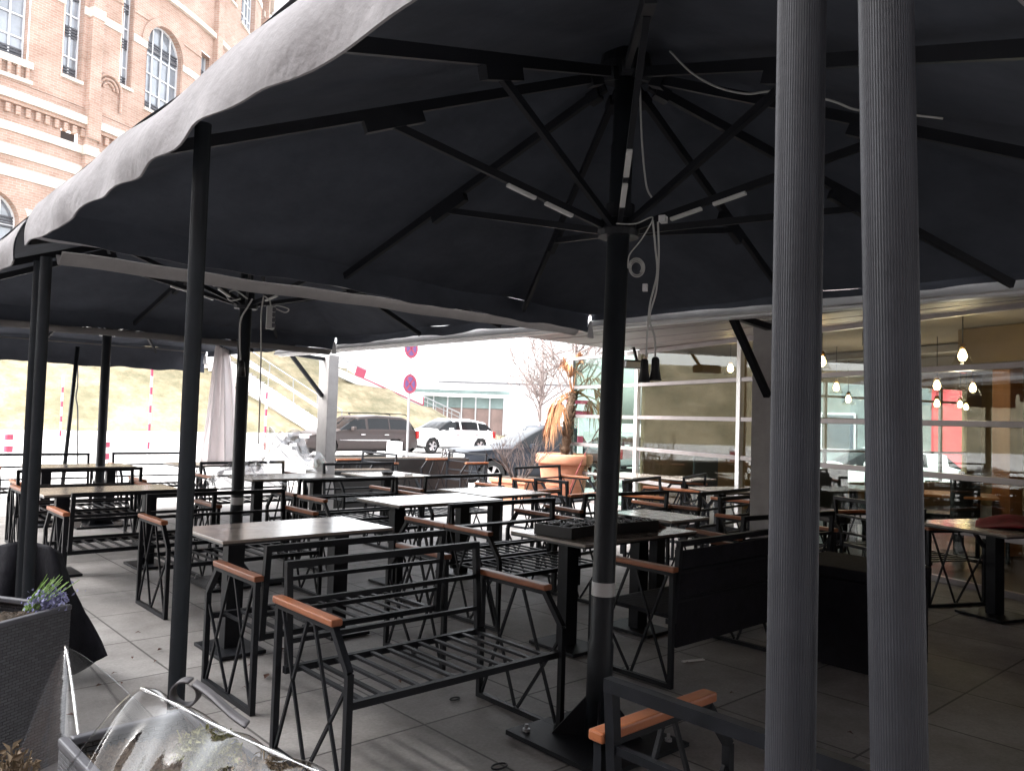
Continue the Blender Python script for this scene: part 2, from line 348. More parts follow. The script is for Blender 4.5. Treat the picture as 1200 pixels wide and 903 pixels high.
# ------------------------------------------------------------------ setting
def sstep(a, b, x):
    t = max(0., min(1., (x-a)/(b-a))); return t*t*(3-2*t)
def ground_z(X, Y):
    z = -.02 - .40*sstep(12, 13.6, X)*(1-sstep(21, 25, Y)) + .3*sstep(29, 44, Y)*(1-sstep(24, 34, X))
    return z
def hill_h(X): return 5.6*(1-sstep(26.5, 41.5, X)) if X > 20 else 5.6
def hill_z(X, Y):
    t = (Y-44)*.62
    return ground_z(X, Y) + max(0., min(hill_h(X), t)) + (.05*math.sin(X*1.3+Y)*min(1, max(0, t)))
def axis(a, b, fine, n1, n2):
    return a
xs = sorted(set([-160,-110,-80,-60] + [x for x in range(-45, 60, 3)] + [11.5,12,12.5,13,13.5,14] + [75, 95, 130, 180, 260, 400, 700]))
ys = sorted(set([-300,-150,-80,-45,-25,-12,-6] + list(range(0, 45, 2)) + [47, 52, 60, 80, 110, 160, 240, 400, 700]))
b = MB(); b.add([(x, y, ground_z(x, y)) for y in ys for x in xs], [(j*len(xs)+i, j*len(xs)+i+1, (j+1)*len(xs)+i+1, (j+1)*len(xs)+i) for j in range(len(ys)-1) for i in range(len(xs)-1)])
tag(b.build('street', 'street', smooth=True), kind='structure')
xs = [-160+2.5*i for i in range(84)]; ys = [43.7+.5*i for i in range(28)] + [60, 70, 90, 130, 200]
hv = [(x, y, hill_z(x, y) + (.0 if y > 44.2 else -.06)) for y in ys for x in xs]
b = MB(); b.add(hv, [(j*len(xs)+i, j*len(xs)+i+1, (j+1)*len(xs)+i+1, (j+1)*len(xs)+i) for j in range(len(ys)-1) for i in range(len(xs)-1)])
tag(b.build('grass_slope', 'grass', smooth=True), kind='structure')
b = MB(); b.add([(-8,-7,0),(11.6,-7,0),(11.6,15.2,0),(-8,15.2,0)], [(0,1,2,3)])
tag(b.build('terrace_floor', 'paving'), kind='structure')
b = MB(); b.bar((-8,15.26,-.02), (11.7,15.26,-.02), .12, .05); b.bar((11.66,-7,-.02), (11.66,15.2,-.02), .12, .05)
tag(b.build('kerb', 'stone'), kind='structure')

# ------------------------------------------------------------------ benches
def bench_parts(root, half, rear='steel', panel=False):
    for sx in (-1, 1):
        x = sx*half; f = MB(); T = .028
        f.bar((x,-.31,0), (x,-.31,.655), T, T)                       # rear upright
        f.bar((x,.31,0), (x,.31,.505), T, T); f.bar((x,.31,.505), (x,.185,.655), T, T)
        f.bar((x,-.30,.013), (x,.30,.013), T, .026); f.bar((x,-.325,.655), (x,.195,.655), T, .022)
        for (y0,z0,y1,z1) in ((-.27,.64,-.02,.03), (-.04,.64,-.29,.03), (.02,.64,.28,.03), (.29,.44,.0,.03)):
            f.bar((x,y0,z0), (x,y1,z1), .013, .013)
        sf = f.build('side_frame', 'steel', root)
        a = MB(); a.box((x, -.065, .681), (.052, .54, .03)); a.build('armrest', 'arm', sf, bevel=.006)
    s = MB(); w = half-.015
    s.bar((-w,.29,.372), (w,.29,.372), .03, .03); s.bar((-w,-.27,.372), (w,-.27,.372), .03, .03)
    n = int(2*half/.098)
    for k in range(n):
        x = -w + (k+.75)*(2*w)/(n+.5); s.bar((x,-.258,.378), (x,.278,.378), .022, .012)
    s.build('seat', 'steel', root)
    s = MB(); wb = half-.045
    for sx in (-1, 1): s.bar((sx*wb,-.285,.36), (sx*wb,-.325,.82), .03, .03)
    s.bar((-wb-.015,-.325,.828), (wb+.015,-.325,.828), .032, .034)
    s.bar((-wb,-.31,.66), (wb,-.31,.66), .022, .022); s.bar((-wb,-.296,.49), (wb,-.296,.49), .022, .022)
    s.build('backrest', 'steel', root)
    if panel:
        s = MB(); s.box((0,-.296,.50), (2*half-.12, .012, .56)); s.box((0,-.018,.397), (2*half-.1, .5, .02))
        s.build('dark_cover', 'blackcloth', root)
def bench(name, label, x, y, rz, half=.6, panel=False, src=None, cat='bench', group='slatted steel terrace benches'):
    if src: r = copy_tree(src); r.location = (x, y, .003); r.rotation_euler = (0, 0, rz); tag(r, label, cat, group); return r
    r = thing(name, label, cat, (x, y, .003), rz, group); bench_parts(r, half, panel=panel); return r
PI = math.pi
B0 = bench('bench', 'nearest complete black slatted bench, standing left of the umbrella pole', 2.27, 3.07, PI)
BL = [
 ('bench back to back with the nearest bench, its seat pushed toward the long glossy table', 2.38, 4.17, 0, 0),
 ('bench on the far side of the nearest long glossy table, behind the left mid-edge post', 2.68, 6.28, PI, 1),
 ('bench on the near side of the left beige table, seat slats seen over empty paving', 2.20, 7.22, 0, 0),
 ('bench behind the left beige table with its back to the street', 2.30, 9.2, PI, 0),
 ('bench back to back with the far bench of the left beige table', 2.42, 9.98, 0, 1),
 ('bench silhouetted against the bright street, leftmost of the farthest row', 2.62, 12.35, PI, 1),
 ('bench silhouetted against the street beside the white hanging curtain', 4.12, 12.5, PI, 0),
 ('bench whose seat faces the table with the black trays', 4.42, 4.63, PI, 0),
 ('bench at the near side of the bright white middle table', 4.43, 5.29, 0, 1),
 ('bench at the far side of the white middle table', 4.44, 7.10, PI, 0),
 ('bench on the near side of the table next to the banded second pole', 4.46, 7.86, 0, 1),
 ('bench behind the table next to the banded second pole, near crumpled clear sheeting', 4.52, 10.05, PI, 1),
 ('bench behind the small table with the ashtray, close to the gutter-end column', 5.95, 9.45, PI, 0),
 ('bench in front of the small table with the ashtray', 5.97, 7.75, 0, 1),
 ('dark bench before the square table below the dead palm', 6.13, 5.35, R(-6), 0),
 ('side-on bench at the far terrace edge in front of the bronze estate car', 7.6, 12.35, R(90), 0),
 ('side-on bench at the far terrace edge in front of the pickup\'s grille', 9.45, 12.1, R(90), 1),
 ('bench near the glass front by the narrow far table', 9.0, 6.65, R(20), 0),
 ('bench by the glass front showing two criss-cross side frames below the wide table', 7.9, 5.9, R(196), 1),
 ('bench beyond the small pale-topped table, beside the last glass panes', 8.25, 8.15, R(190), 0),
 ('bench right of the black-covered bench, its armrest touching the foreground post', 5.95, 3.53, R(-8), 0),
 ('bench between the foreground posts, seen against the lower glass panes', 7.1, 3.95, PI, 0),
 ('bench left of the facade column, its side frames crossing in front of the wide table', 7.35, 5.05, R(5), 1),
 ('bench behind the red cloth table, its side frame against the lower glass', 7.95, 3.15, R(-115), 1),
]
B1 = None
for i, (lb, x, y, rz, alt) in enumerate(BL):
    if alt and B1 is None: B1 = bench('bench', lb, x, y, rz, half=.615)
    else: bench('bench', lb, x, y, rz, src=B1 if alt else B0)
bench('bench', 'bench with a solid black cover, right of the nearest umbrella pole', 4.41, 3.12, 0, half=.58, panel=True)
bench('bench', 'foreground bench cut off by the bottom edge, beside the umbrella base', 1.975, .85, R(-90), half=.595)
bench('armchair', 'single black steel chair in front of the big terracotta pot', 6.80, 6.52, R(-82), half=.27, cat='chair', group=None)

# ------------------------------------------------------------------ tables
def table(label, x, y, w, d, rz=0., src=None, legs=2, group='terrace tables', h=.75):
    if src: r = copy_tree(src); r.location = (x, y, .003); r.rotation_euler = (0,0,rz); return tag(r, label, 'table', group)
    r = thing('table', label, 'table', (x, y, .003), rz, group)
    t = MB(); t.box((0,0,h-.009), (w, d, .018)); t.build('tabletop', 'top', r, bevel=.003)
    e = MB(); e.box((0,0,h-.024), (w-.004, d-.004, .012)); e.build('underside', 'topedge', r)
    for sx in ((-1, 1) if legs == 2 else (0,)):
        x0 = sx*(w/2-.22); l = MB(); l.bar((x0,0,.02), (x0,0,h-.03), .11, .09); l.box((x0,0,.012), (.30 if legs == 2 else .42, .42, .022)); l.box((x0,0,h-.036), (.2, d*.7, .012))
        l.build('leg', 'steel', r, bevel=.003)
    return r
T0 = table('nearest long table with glossy top catching the sky, in front of the second umbrella pole', 2.52, 5.0, 1.2, .70)
table('long beige-topped table at the left, behind the pair of corner posts', 2.22, 8.1, 1.2, .7, src=T0)
table('last table at the far left, its edge against the bright street', 2.78, 11.45, 1.2, .7, src=T0)
table('far table left of the hanging white curtain, mostly hidden by the mid-edge post', 4.55, 11.45, 1.2, .7, src=T0)
table('table directly right of the second umbrella pole, in front of the clear plastic heap', 4.48, 9.0, 1.2, .72, src=T0)
table('bright white-looking table in the middle of the terrace', 4.51, 6.1, 1.18, .76, src=T0)
table('dark table behind the nearest umbrella pole, loaded with black trays', 4.33, 3.76, 1.16, .56, src=T0)
T1 = table('square table in front of the dead palm\'s planter box', 5.60, 6.45, .86, .86, legs=1)
table('square table with a black ashtray near the gutter-end column', 5.82, 8.88, .86, .8, src=T1)
table('small pale-topped table right of the nearest umbrella pole, behind the tray table', 5.50, 4.2, .52, .68, legs=1)
table('far table just right of the umbrella pole, against the last glass pane', 9.25, 7.62, .86, .7, src=T1)
table('narrow far table standing left of the white mullion', 9.6, 6.85, .62, .62, legs=1)
table('wide table just left of the facade column', 8.75, 5.35, 1.05, .72, R(-20), src=T0)
table('dark table at the right edge, half under a red cloth', 7.55, 2.25, .95, .9, R(-20), legs=1)

# small things on tables
def tray(label, x, y, z, rz):
    r = thing('tray', label, 'tray', (x, y, z), rz, 'black trays stacked on the table')
    b = MB(); w, d, h = .44, .3, .075
    b.box((0,0,.006), (w, d, .012)); 
    for sx in (-1,1): b.box((sx*w/2,0,h/2), (.012,d,h)); b.box((0,sx*d/2,h/2), (w+.012,.012,h))
    b.build('tray_body', 'blackplastic', r, bevel=.003)
    g = MB(); random.seed(int(x*100))
    for k in range(70):
        px0, py0 = random.uniform(-.2,.2), random.uniform(-.13,.13); a = random.uniform(0, PI)
        g.bar((px0-.022*math.cos(a), py0-.022*math.sin(a), h+random.uniform(-.02,.012)), (px0+.022*math.cos(a), py0+.022*math.sin(a), h+random.uniform(-.02,.012)), .006, .005)
    g.build('chain_links', 'galv', r)
    return r
for g_ in (tray('black tray of loose chain on the left end of the dark table', 4.0, 3.78, .755, R(8)), tray('black tray of loose chain beside the umbrella pole on the dark table', 4.47, 3.74, .755, R(-5))): pass
b = MB(); b.grid(lambda u, v: Vector((4.60+.26*u, 3.63+.2*v, .757+.06*math.sin(PI*u)**.5*math.sin(PI*v)**.5+.006*math.sin(u*19))), 14, 10); b.build
tag(b.build('cushion', 'rusty', smooth=True, solid=.008), 'rolled dark maroon cushion right of the pole on the tray table', 'cushion')
r = MB(); r.lathe([(.0,.0),(.06,.0),(.075,.02),(.078,.04),(.07,.04),(.05,.015),(0,.012)], (5.75,8.75,.755), 18); tag(r.build('ashtray', 'blackplastic', smooth=True), 'round black ashtray on the small square table', 'ashtray')
r = MB(); r.box((5.98,8.60,.768), (.10,.06,.024)); tag(r.build('napkin', 'whiteplastic', bevel=.004), 'small white packet beside the black ashtray', 'packet')
# red cloth on right table
b = MB(); b.grid(lambda u, v: Vector((7.40+.62*u-.1*v, 1.78+.55*v+.16*u, .762+.07*math.sin(PI*u)*math.sin(PI*v)+.018*math.sin(9*u+4*v))), 20, 16)
tag(b.build('red_cloth', 'redcloth', smooth=True, solid=.01), 'rumpled dark red cloth lying on the table at the right edge', 'cloth')
# black covered chest between the foreground posts
r = thing('storage_chest', 'low black storage chest standing between the two foreground posts', 'chest', (5.34, 2.42, .003), 0)
b = MB(); b.box((0,0,.28), (.6, .70, .56)); b.build('chest_body', 'blackcloth', r, bevel=.012)
b = MB(); b.box((0,0,.60), (.63, .73, .07)); b.build('lid', 'blackcloth', r, bevel=.015)

# ------------------------------------------------------------------ umbrellas
HS = 2.1; ZE = 2.50; ZH = 3.34
RIBS = [(-1,-.36),(-1,.24),(-.16,1),(.62,1),(1,.10),(1,-.55),(.24,-1),(-.40,-1),(-1,-.93)]
def can_z(x, y):
    r = max(abs(x), abs(y))/HS; a = math.atan2(y, x)
    sag = 0.
    dmin = min(abs((a-math.atan2(q, p)+PI) % (2*PI)-PI) for p, q in RIBS)
    sag = .018*r*(1-math.exp(-(dmin/.16)**2))
    return ZH + .06 + (ZE-ZH-.06)*r + .04*r*(1-r) - sag + .006*math.sin(7*x+3*y)*r
def make_umbrella(label, drops=(.10,.10,.165,.235)):
    root = thing('parasol', label, 'parasol', (0,0,.003), 0, 'big square parasols over the terrace')
    b = MB(); b.box((0,0,.012), (.62,.62,.022)); 
    for k in range(4):
        a = PI/4+k*PI/2; b.add([(.05*math.cos(a)-.006*math.sin(a), .05*math.sin(a)+.006*math.cos(a), .02),(.22*math.cos(a)-.006*math.sin(a), .22*math.sin(a)+.006*math.cos(a), .02),(.05*math.cos(a)-.006*math.sin(a), .05*math.sin(a)+.006*math.cos(a), .22),
            (.05*math.cos(a)+.006*math.sin(a), .05*math.sin(a)-.006*math.cos(a), .02),(.22*math.cos(a)+.006*math.sin(a), .22*math.sin(a)-.006*math.cos(a), .02),(.05*math.cos(a)+.006*math.sin(a), .05*math.sin(a)-.006*math.cos(a), .22)],
            [(0,1,2),(5,4,3),(0,3,4,1),(1,4,5,2),(2,5,3,0)])
    b.build('base_plate', 'steel', root)
    for sx in (-1,1):
        for sy in (-1,1):
            k = MB(); k.lathe([(.018,0),(.018,.014),(.009,.014),(.009,.034),(0,.034)], (sx*.24, sy*.24, .022), 10); k.build('bolt', 'galv', root)
    b = MB(); b.lathe([(.062,.02),(.062,.46),(.055,.475),(.055,2.9),(.05,2.92),(.05,3.32)], n=28, cap=True); p = b.build('pole', 'postdark', root, smooth=True)
    b = MB(); b.lathe([(.0565,.69),(.0565,.755)], n=28); b.build('tape_band', 'tape', p, smooth=True)
    b = MB(); b.lathe([(.055,3.24),(.12,3.25),(.13,3.30),(.12,3.36),(.05,3.38)], n=20, cap=True); b.build('hub', 'rib', root)
    b = MB(); b.lathe([(.057,2.44),(.10,2.44),(.105,2.47),(.10,2.52),(.075,2.53),(.075,2.60),(.057,2.60)], n=20); b.build('runner', 'rib', root)
    for i, (p0, q0) in enumerate(RIBS):
        e = Vector((p0*HS*.985, q0*HS*.985, 0)); h = Vector((0,0,0)); dr = e.normalized()
        def on(t, dz): 
            v = e*t; return Vector((v.x, v.y, ZH-.045+(ZE-ZH)*t*max(abs(p0),abs(q0)) + dz))
        rb = MB(); rb.bar(on(.055, -.02), on(1, -.035), .026, .045)
        rb.bar(on(.50,-.075), on(.62,-.08), .036, .05); rb.bar(on(.07,-.03), on(.10,-.03), .05, .06)
        ro = rb.build('rib', 'rib', root)
        a_ = on(.56, -.09); s0 = Vector((dr.x*.10, dr.y*.10, 2.485))
        st = MB(); st.bar(s0, a_, .022, .034); so = st.build('strut', 'rib', root)
        if i in (1, 6, 8):
            for t0, t1 in ((.16,.30),(.35,.49)):
                l = MB(); n_ = Vector((0,0,-.024)); l.bar(s0.lerp(a_, t0)+n_, s0.lerp(a_, t1)+n_, .024, .016); l.build('light_strip', 'led', so, bevel=.003)
    b = MB(); N = 56
    def P(o): return lambda u, v: Vector(((u*2-1)*HS, (v*2-1)*HS, can_z((u*2-1)*HS, (v*2-1)*HS)+o))
    b.grid(P(.032), N, N, 0); b.grid(lambda u, v: P(0)(1-u, v), N, N, 1)
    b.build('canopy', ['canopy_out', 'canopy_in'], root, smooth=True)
    random.seed(3)
    for k in range(4):
        a = k*PI/2; rm = Matrix.Rotation(a, 3, 'Z'); b = MB(); off = k*7.3
        def V(o):
            def g(u, v):
                x = (u*2-1)*HS; 
                wob = (.008*math.sin(6.3*u*3+off) + .009*math.sin(6.3*u*9.3+2+off) + .010*math.sin(6.3*u*1.4+off))*v*(1 if drops[k] > .2 else .15)
                top = can_z(x, -HS) + .014; drop = drops[k] + (.006*math.sin(6.3*u*2.2+1+off) + .006*math.sin(6.3*u*5.1+off) + .005*math.sin(6.3*u*11+off))*min(1, drops[k]/.2)
                puff = .028*(1 if drops[k] > .2 else .15)*math.sin(PI*v)*(.5+.5*math.sin(6.3*u*4+off))
                return rm @ Vector((x, -HS-.004-o-wob-puff-.008*math.sin(PI*v)-(.05*v if drops[k] > .2 else 0), top - drop*v))
            return g
        b.grid(V(.010), 90, 8, 0); b.grid(lambda u, v: V(.003)(1-u, v), 90, 8, 1)
        b.grid(lambda u, v: V(.010-.007*v)(u, 1), 90, 1, 0)
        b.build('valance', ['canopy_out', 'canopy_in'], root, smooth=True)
    b = MB(); b.add([(2.03,2.06,2.28),(2.09,2.04,2.28),(2.07,2.05,2.43),(2.045,2.055,2.43)], [(0,1,2,3)]); b.build('corner_skygap', 'whiteplastic', root, solid=.004)  # white strip standing in for bright sky through the corner opening
    return root
U1 = make_umbrella('nearest dark square parasol filling the top of the view, light strips on its struts')
U1.location = (2.93, 2.57, .003)
U2 = copy_tree(U1); tag(U2, 'second dark parasol further left, with a power strip hanging by its pole'); U2.location = (2.97, 6.92, .003)
U3 = make_umbrella('third and farthest dark parasol at the left, above the street-side benches', (.08,.10,.36,.235)); U3.location = (2.96, 11.18, .003)
U0 = copy_tree(U1); tag(U0, 'dark parasol over the viewer\'s right, only its canopy edge showing in the top right corner'); U0.location = (2.90, -1.66, .003)
U1.rotation_euler = (R(.2), R(1.3), 0)

# rain gutters between parasols
for lb, y, x0, x1 in (('pale dirty rain gutter between the nearest and the second parasol', 4.745, 1.0, 4.98), ('pale dirty rain gutter between the second and the farthest parasol', 9.05, .9, 5.0)):
    b = MB(); b.grid(lambda u, v: Vector((x0+(x1-x0)*u, y-.065+.13*v, 2.335-.06*math.sin(PI*v)+.004*math.sin(u*17)+.003*math.sin(u*41))), 60, 8)
    tag(b.build('rain_gutter', 'gutter', smooth=True, solid=.006), lb, 'rain gutter', 'rain gutters between the parasols')
b = MB(); b.bar((.9,13.22,2.47),(5.0,13.22,2.47),.03,.02); tag(b.build('edge_cord', 'gutter'), 'pale edge rail along the farthest parasol\'s street side', 'rail')

# ------------------------------------------------------------------ posts
def post(label, x, y, top, r=.0275, tilt=(0,0), group='fluted corner posts of the terrace', fl=True, key='post'):
    o = thing('post', label, 'post', (x, y, .003), 0, group)
    b = MB(); p = Vector((-tilt[0]*1.53/(top), -tilt[1]*1.53/top, .01)); q = Vector((tilt[0]*(top-1.53)/top, tilt[1]*(top-1.53)/top, top))
    if fl: b.fluted(p, q, r, 60, .0006)
    else: b.tube([p, q], r, 20)
    b.build('shaft', key, o, smooth=not fl)
    c = MB(); c.box((p.x, p.y, .007), (.14,.14,.012)); c.build('foot_plate', 'steel', o)
    return o
post('fluted grey post right of the umbrella pole, the left one of the foreground pair', .858, .462, 3.0, tilt=(.0, .0))
post('thickest fluted post, nearest to the viewer, with a pale scratch down its side', .858, .352, 3.0, tilt=(-.062, .056))
post('dark post holding the left edge of the nearest parasol, standing behind the plastic film', .945, 2.60, 2.46, r=.026, key='postdark')
post('right post of the pair behind the wicker planter', .94, 4.73, 2.30, r=.028, key='postdark')
post('left, slimmer-looking post of the pair behind the wicker planter', .94, 4.90, 2.30, r=.026, key='postdark')
post('thin leaning pole at the far left with a cable beside it', 3.03, 13.1, 2.40, r=.028, fl=False, tilt=(.1,-.08), group=None, key='postdark')

# cables of the nearest parasol
def cable(name, label, pts, r, key='cable', cat='cable', n=6, group=None):
    b = MB(); b.tube(smooth(pts, n), r, 6); return tag(b.build(name, key, smooth=True), label, cat, group)
f1 = 3.72
r = thing('socket_cable', 'pale cable looped at the umbrella runner with two black sockets hanging from it', 'cable', px(750, 270, f1))
o0 = r.location.copy()
b = MB(); b.tube([p-o0 for p in smooth([px(750,100,f1),px(752,160,f1),px(757,215,f1),px(764,232,f1)])], .005, 6)
b.tube([p-o0 for p in smooth([px(722,262,f1),px(745,262,f1),px(765,255,f1),px(752,280,f1),px(738,298,f1)]+[px(746+(10-.13*k)*math.cos(PI+k*.5),314+(12-.17*k)*math.sin(PI+k*.5),f1+.0012*k) for k in range(34)])], .0034, 6)
b.tube([p-o0 for p in smooth([px(765,258,f1),px(768,290,f1),px(770,320,f1),px(762,355,f1),px(759,385,f1),px(757,418,f1)])], .005, 6)
b.tube([p-o0 for p in smooth([px(771,260,f1),px(772,300,f1),px(769,340,f1),px(761,372,f1),px(767,395,f1),px(768,418,f1)])], .005, 6)
b.build('cord', 'cable', r, smooth=True)
for (x, y) in ((755, 434), (768, 432)):
    s = MB(); p = px(x, y, f1)-o0; s.lathe([(.012,.055),(.018,.045),(.02,.0),(.028,-.05),(.03,-.055),(0,-.055)], p, 14); s.build('socket', 'blackplastic', r, smooth=True)
s = MB(); s.box(px(756,337,f1)-o0, (.02,.02,.035), R(20)); s.build('cable_tag', 'whiteplastic', r)
s = MB(); s.box(px(777,257,f1)-o0, (.045,.03,.03), R(20)); s.build('junction_box', 'whiteplastic', r)
cable('rib_cable', 'pale cable sagging under the right canopy between hub and foreground posts', [px(785,60,3.4),px(810,85,3.3),px(840,102,3.2),px(875,110,3.1),px(910,107,3.0),px(970,117,2.9),px(1000,128,2.9),px(1030,132,2.9),px(1070,135,2.85),px(1105,139,2.8)], .0045)
# power strip etc at second pole
f2 = 6.8
r = thing('power_strip', 'grey power strip hanging on its cord beside the second umbrella pole', 'power strip', px(317, 372, f2)); o0 = r.location.copy()
b = MB(); b.box((0,0,0), (.07,.05,.2), R(-20)); b.build('strip_body', 'cable', r, bevel=.006)
for k in range(4):
    s = MB(); s.lathe([(0,0),(.02,0),(.02,.006),(0,.006)], (0,0,0), 12); so = s.build('outlet', 'greyrim', r); so.rotation_euler = (R(90), 0, R(-42)); so.location = (.014, -.03, .068-.045*k)
b = MB(); b.tube([p-o0 for p in smooth([px(310,347,f2),px(316,352,f2),px(318,360,f2),px(325,358,f2),px(338,362,f2),px(334,366,f2),px(322,361,f2)])], .006, 6); b.build('cord', 'cable', r)
r = thing('hanging_plug', 'black plug dangling on a pale cable left of the second umbrella pole', 'cable', px(283, 430, f2)); o0 = r.location.copy()
b = MB(); b.tube([p-o0 for p in smooth([px(296,350,f2),px(290,360,f2),px(282,375,f2),px(281,400,f2),px(282,425,f2)])], .007, 6); b.tube([p-o0 for p in smooth([px(290,350,f2),px(275,340,f2),px(266,345,f2),px(270,352,f2),px(282,350,f2)])], .007, 6); b.build('cord', 'cable', r)
b = MB(); b.lathe([(.012,.06),(.024,.04),(.038,-.08),(0,-.08)], (0,0,0), 12); b.build('plug', 'blackplastic', r, smooth=True)
cable('pole_cable', 'thin pale cable running down the right side of the second umbrella pole', [px(309,346,f2),px(306,370,f2),px(306,410,f2),px(305,450,f2),px(303,520,f2)], .006)
cable('thin_cable', 'thin knotted cable hanging at the thin leaning pole', [px(91,420,14),px(91,450,14),px(89,465,14),px(91,480,14),px(91,520,14),px(91,545,14)], .012, 'cabledark')

# ------------------------------------------------------------------ awning: gutter beam, soffit, columns
r = thing('gutter_beam', 'long pale metal gutter beam at eye-catching height along the restaurant canopy', 'gutter', (5.2, 0, 2.345))
b = MB(); b.box((.0, 3.4, .04), (.10, 14.8, .11)); b.add([(-.13,-4,.0),(-.05,-4,.0),(-.05,-4,.105),(-.07,-4,.105),(-.13,10.8,.0),(-.05,10.8,.0),(-.05,10.8,.105),(-.07,10.8,.105)],[(0,1,2,3),(7,6,5,4),(0,4,5,1),(1,5,6,2),(2,6,7,3),(3,7,4,0)]); b.build('beam', 'alu', r, bevel=.01)
b = MB(); b.box((.10, 3.4, .012), (.09, 14.8, .03)); b.build('lip', 'soffit', r)
r = thing('canopy_roof', 'pale flat soffit between the gutter beam and the glass restaurant front', 'roof')
A_, B_, C_, D_ = (5.3,6.15,2.40),(10.95,9.15,2.80),(7.2,-3.6,2.80),(5.3,-3.6,2.40)
b = MB(); up = Vector((0,0,.12)); vs = [Vector(p) for p in (A_,B_,C_,D_)]
b.add(vs+[v+up for v in vs], [(0,1,2,3),(7,6,5,4),(0,4,5,1),(1,5,6,2),(2,6,7,3),(3,7,4,0)]); b.build('soffit', 'soffit', r)
s = MB(); vA, vB, vC, vD = vs
for t in (.25,.5,.75): s.bar(vA.lerp(vB,t)-Vector((0,0,.004)), vD.lerp(vC,t)-Vector((0,0,.004)), .02, .006)
s.build('panel_joint', 'frame', r)
def column(label, x, y):
    r = thing('column', label, 'column', (x, y, 0), 0, 'canopy columns')
    b = MB(); b.box((0,0,1.2), (.17,.30,2.4)); b.build('shaft', 'concrete_col', r, bevel=.01)
    b = MB(); b.bar((-.09,0,1.78),(-.62,0,2.36),.05,.05); b.bar((-.09,0,2.34),(-.66,0,2.38),.05,.05); b.build('brace', 'steel', r)
    return r
column('grey column with a diagonal brace at the far end of the gutter beam', 5.95, 10.75)
column('grey column with a diagonal brace half hidden by the left foreground post', 5.95, 3.40)

# ------------------------------------------------------------------ restaurant
C0 = Vector((10.81, 8.74, 0)); E_ = Vector((-.337,-.941,0)); E_.normalize(); N_ = Vector((E_.y, -E_.x, 0))   # outward
if N_.x > 0: N_ = -N_
def L_(s, d, z): return C0 + E_*s - N_*d + Vector((0,0,z))
FA = math.atan2(E_.y, E_.x)
r = thing('glass_front', 'glazed restaurant front of horizontal grey rails with lamps shining inside', 'glass front')
SEND = 12.
for z, h in ((.03,.06),(.54,.055),(1.08,.06),(1.62,.06),(2.18,.06),(2.745,.07)):
    b = MB(); b.bar(L_(0,0,z), L_(SEND,0,z), .07, h); b.build('rail', 'frame', r, bevel=.004)
SM = [0, 2.75, 4.12, 8.4, 12.]
for k, s_ in enumerate(SM):
    b = MB(); b.bar(L_(s_, -.01, .0), L_(s_, -.01, 2.78), .075, .085, up=E_); b.build('mullion', 'alu' if k < 2 else 'frame', r, bevel=.004)
for k in range(len(SM)-1):
    b = MB(); b.bar(L_(SM[k]+.03, .012, 1.39), L_(SM[k+1]-.03, .012, 1.39), .008, 2.7); b.build('pane', 'glass', r)
r = thing('side_glazing', 'narrow greenish glazing round the far corner of the restaurant', 'glass front')
SD = (px(712, 500, 14.6)-px(748, 500, 13.75)); SD.z = 0; SD.normalize()
for z in (.03,.54,1.08,1.62,2.18,2.745):
    b = MB(); b.bar(C0+SD*.06+Vector((0,0,z)), C0+SD*2.2+Vector((0,0,z)), .06, .06); b.build('rail', 'frame', r)
b = MB(); b.bar(C0+SD*.06+Vector((0,0,1.39)), C0+SD*2.2+Vector((0,0,1.39)), .008, 2.7); b.build('pane', 'greenglass', r)
b = MB(); b.bar(C0+SD*2.2, C0+SD*2.2+Vector((0,0,2.78)), .08, .08); b.build('mullion', 'frame', r)
# the room
rm = thing('restaurant_room', 'restaurant interior behind the glass with beige ceiling and ochre walls', 'building')
DB = 8.5
b = MB(); b.add([L_(0.05,.06,.012), L_(SEND,.06,.012), L_(SEND,DB,.012), L_(0.05,DB,.012)], [(3,2,1,0)]); b.build('room_floor', 'floor_in', rm)
b = MB(); b.add([L_(-.1,.05,2.80), L_(SEND+.1,.05,2.80), L_(SEND+.1,DB+.1,2.80), L_(-.1,DB+.1,2.80), L_(-.1,.05,3.05), L_(SEND+.1,.05,3.05), L_(SEND+.1,DB+.1,3.05), L_(-.1,DB+.1,3.05)], [(0,1,2,3),(7,6,5,4),(0,4,5,1),(1,5,6,2),(2,6,7,3),(3,7,4,0)])
b.build('ceiling', 'ceil_in', rm)
b = MB(); b.bar(L_(4.95,1.6,2.58), L_(SEND,1.6,2.58), .16, .42); b.build('bulkhead', 'ochre', rm)
b = MB(); b.bar(L_(0.1,4.6,2.66), L_(SEND,4.6,2.66), .3, .26); b.bar(L_(0.1,2.9,2.73), L_(SEND,2.9,2.73), .2, .1); b.build('ceiling_beam', 'beam_in', rm)
b = MB(); b.bar(L_(SEND,.1,1.4), L_(SEND,DB,1.4), .12, 2.78); b.build('end_wall', 'ochre', rm)
b = MB(); b.bar(L_(-.1,DB,1.4), L_(SEND,DB,1.4), .12, 2.78); b.build('back_wall', 'ochre', rm)
b = MB()
for d0, d1 in ((.12,3.1),(5.35,5.55),(8.0,DB)): b.bar(L_(-.02,d0,1.4), L_(-.02,d1,1.4), .12, 2.77)
b.bar(L_(-.02,.1,2.60), L_(-.02,DB,2.60), .13, .36); b.bar(L_(-.02,.1,.25), L_(-.02,DB,.25), .13, .48)
b.build('side_wall', 'ochre', rm)
b = MB()
for z in (1.1, 1.72, 2.15): b.bar(L_(-.02,3.1,z), L_(-.02,8.0,z), .06, .045)
for d_ in (4.2, 6.5, 7.3): b.bar(L_(-.02,d_,.5), L_(-.02,d_,2.43), .06, .055, up=N_)
b.build('side_window_bars', 'frame', rm)
for d0, d1 in ((3.1,5.35),(5.55,8.0)):
    b = MB(); b.bar(L_(-.02,d0,1.46), L_(-.02,d1,1.46), .008, 1.94); b.build('side_pane', 'glass', rm)
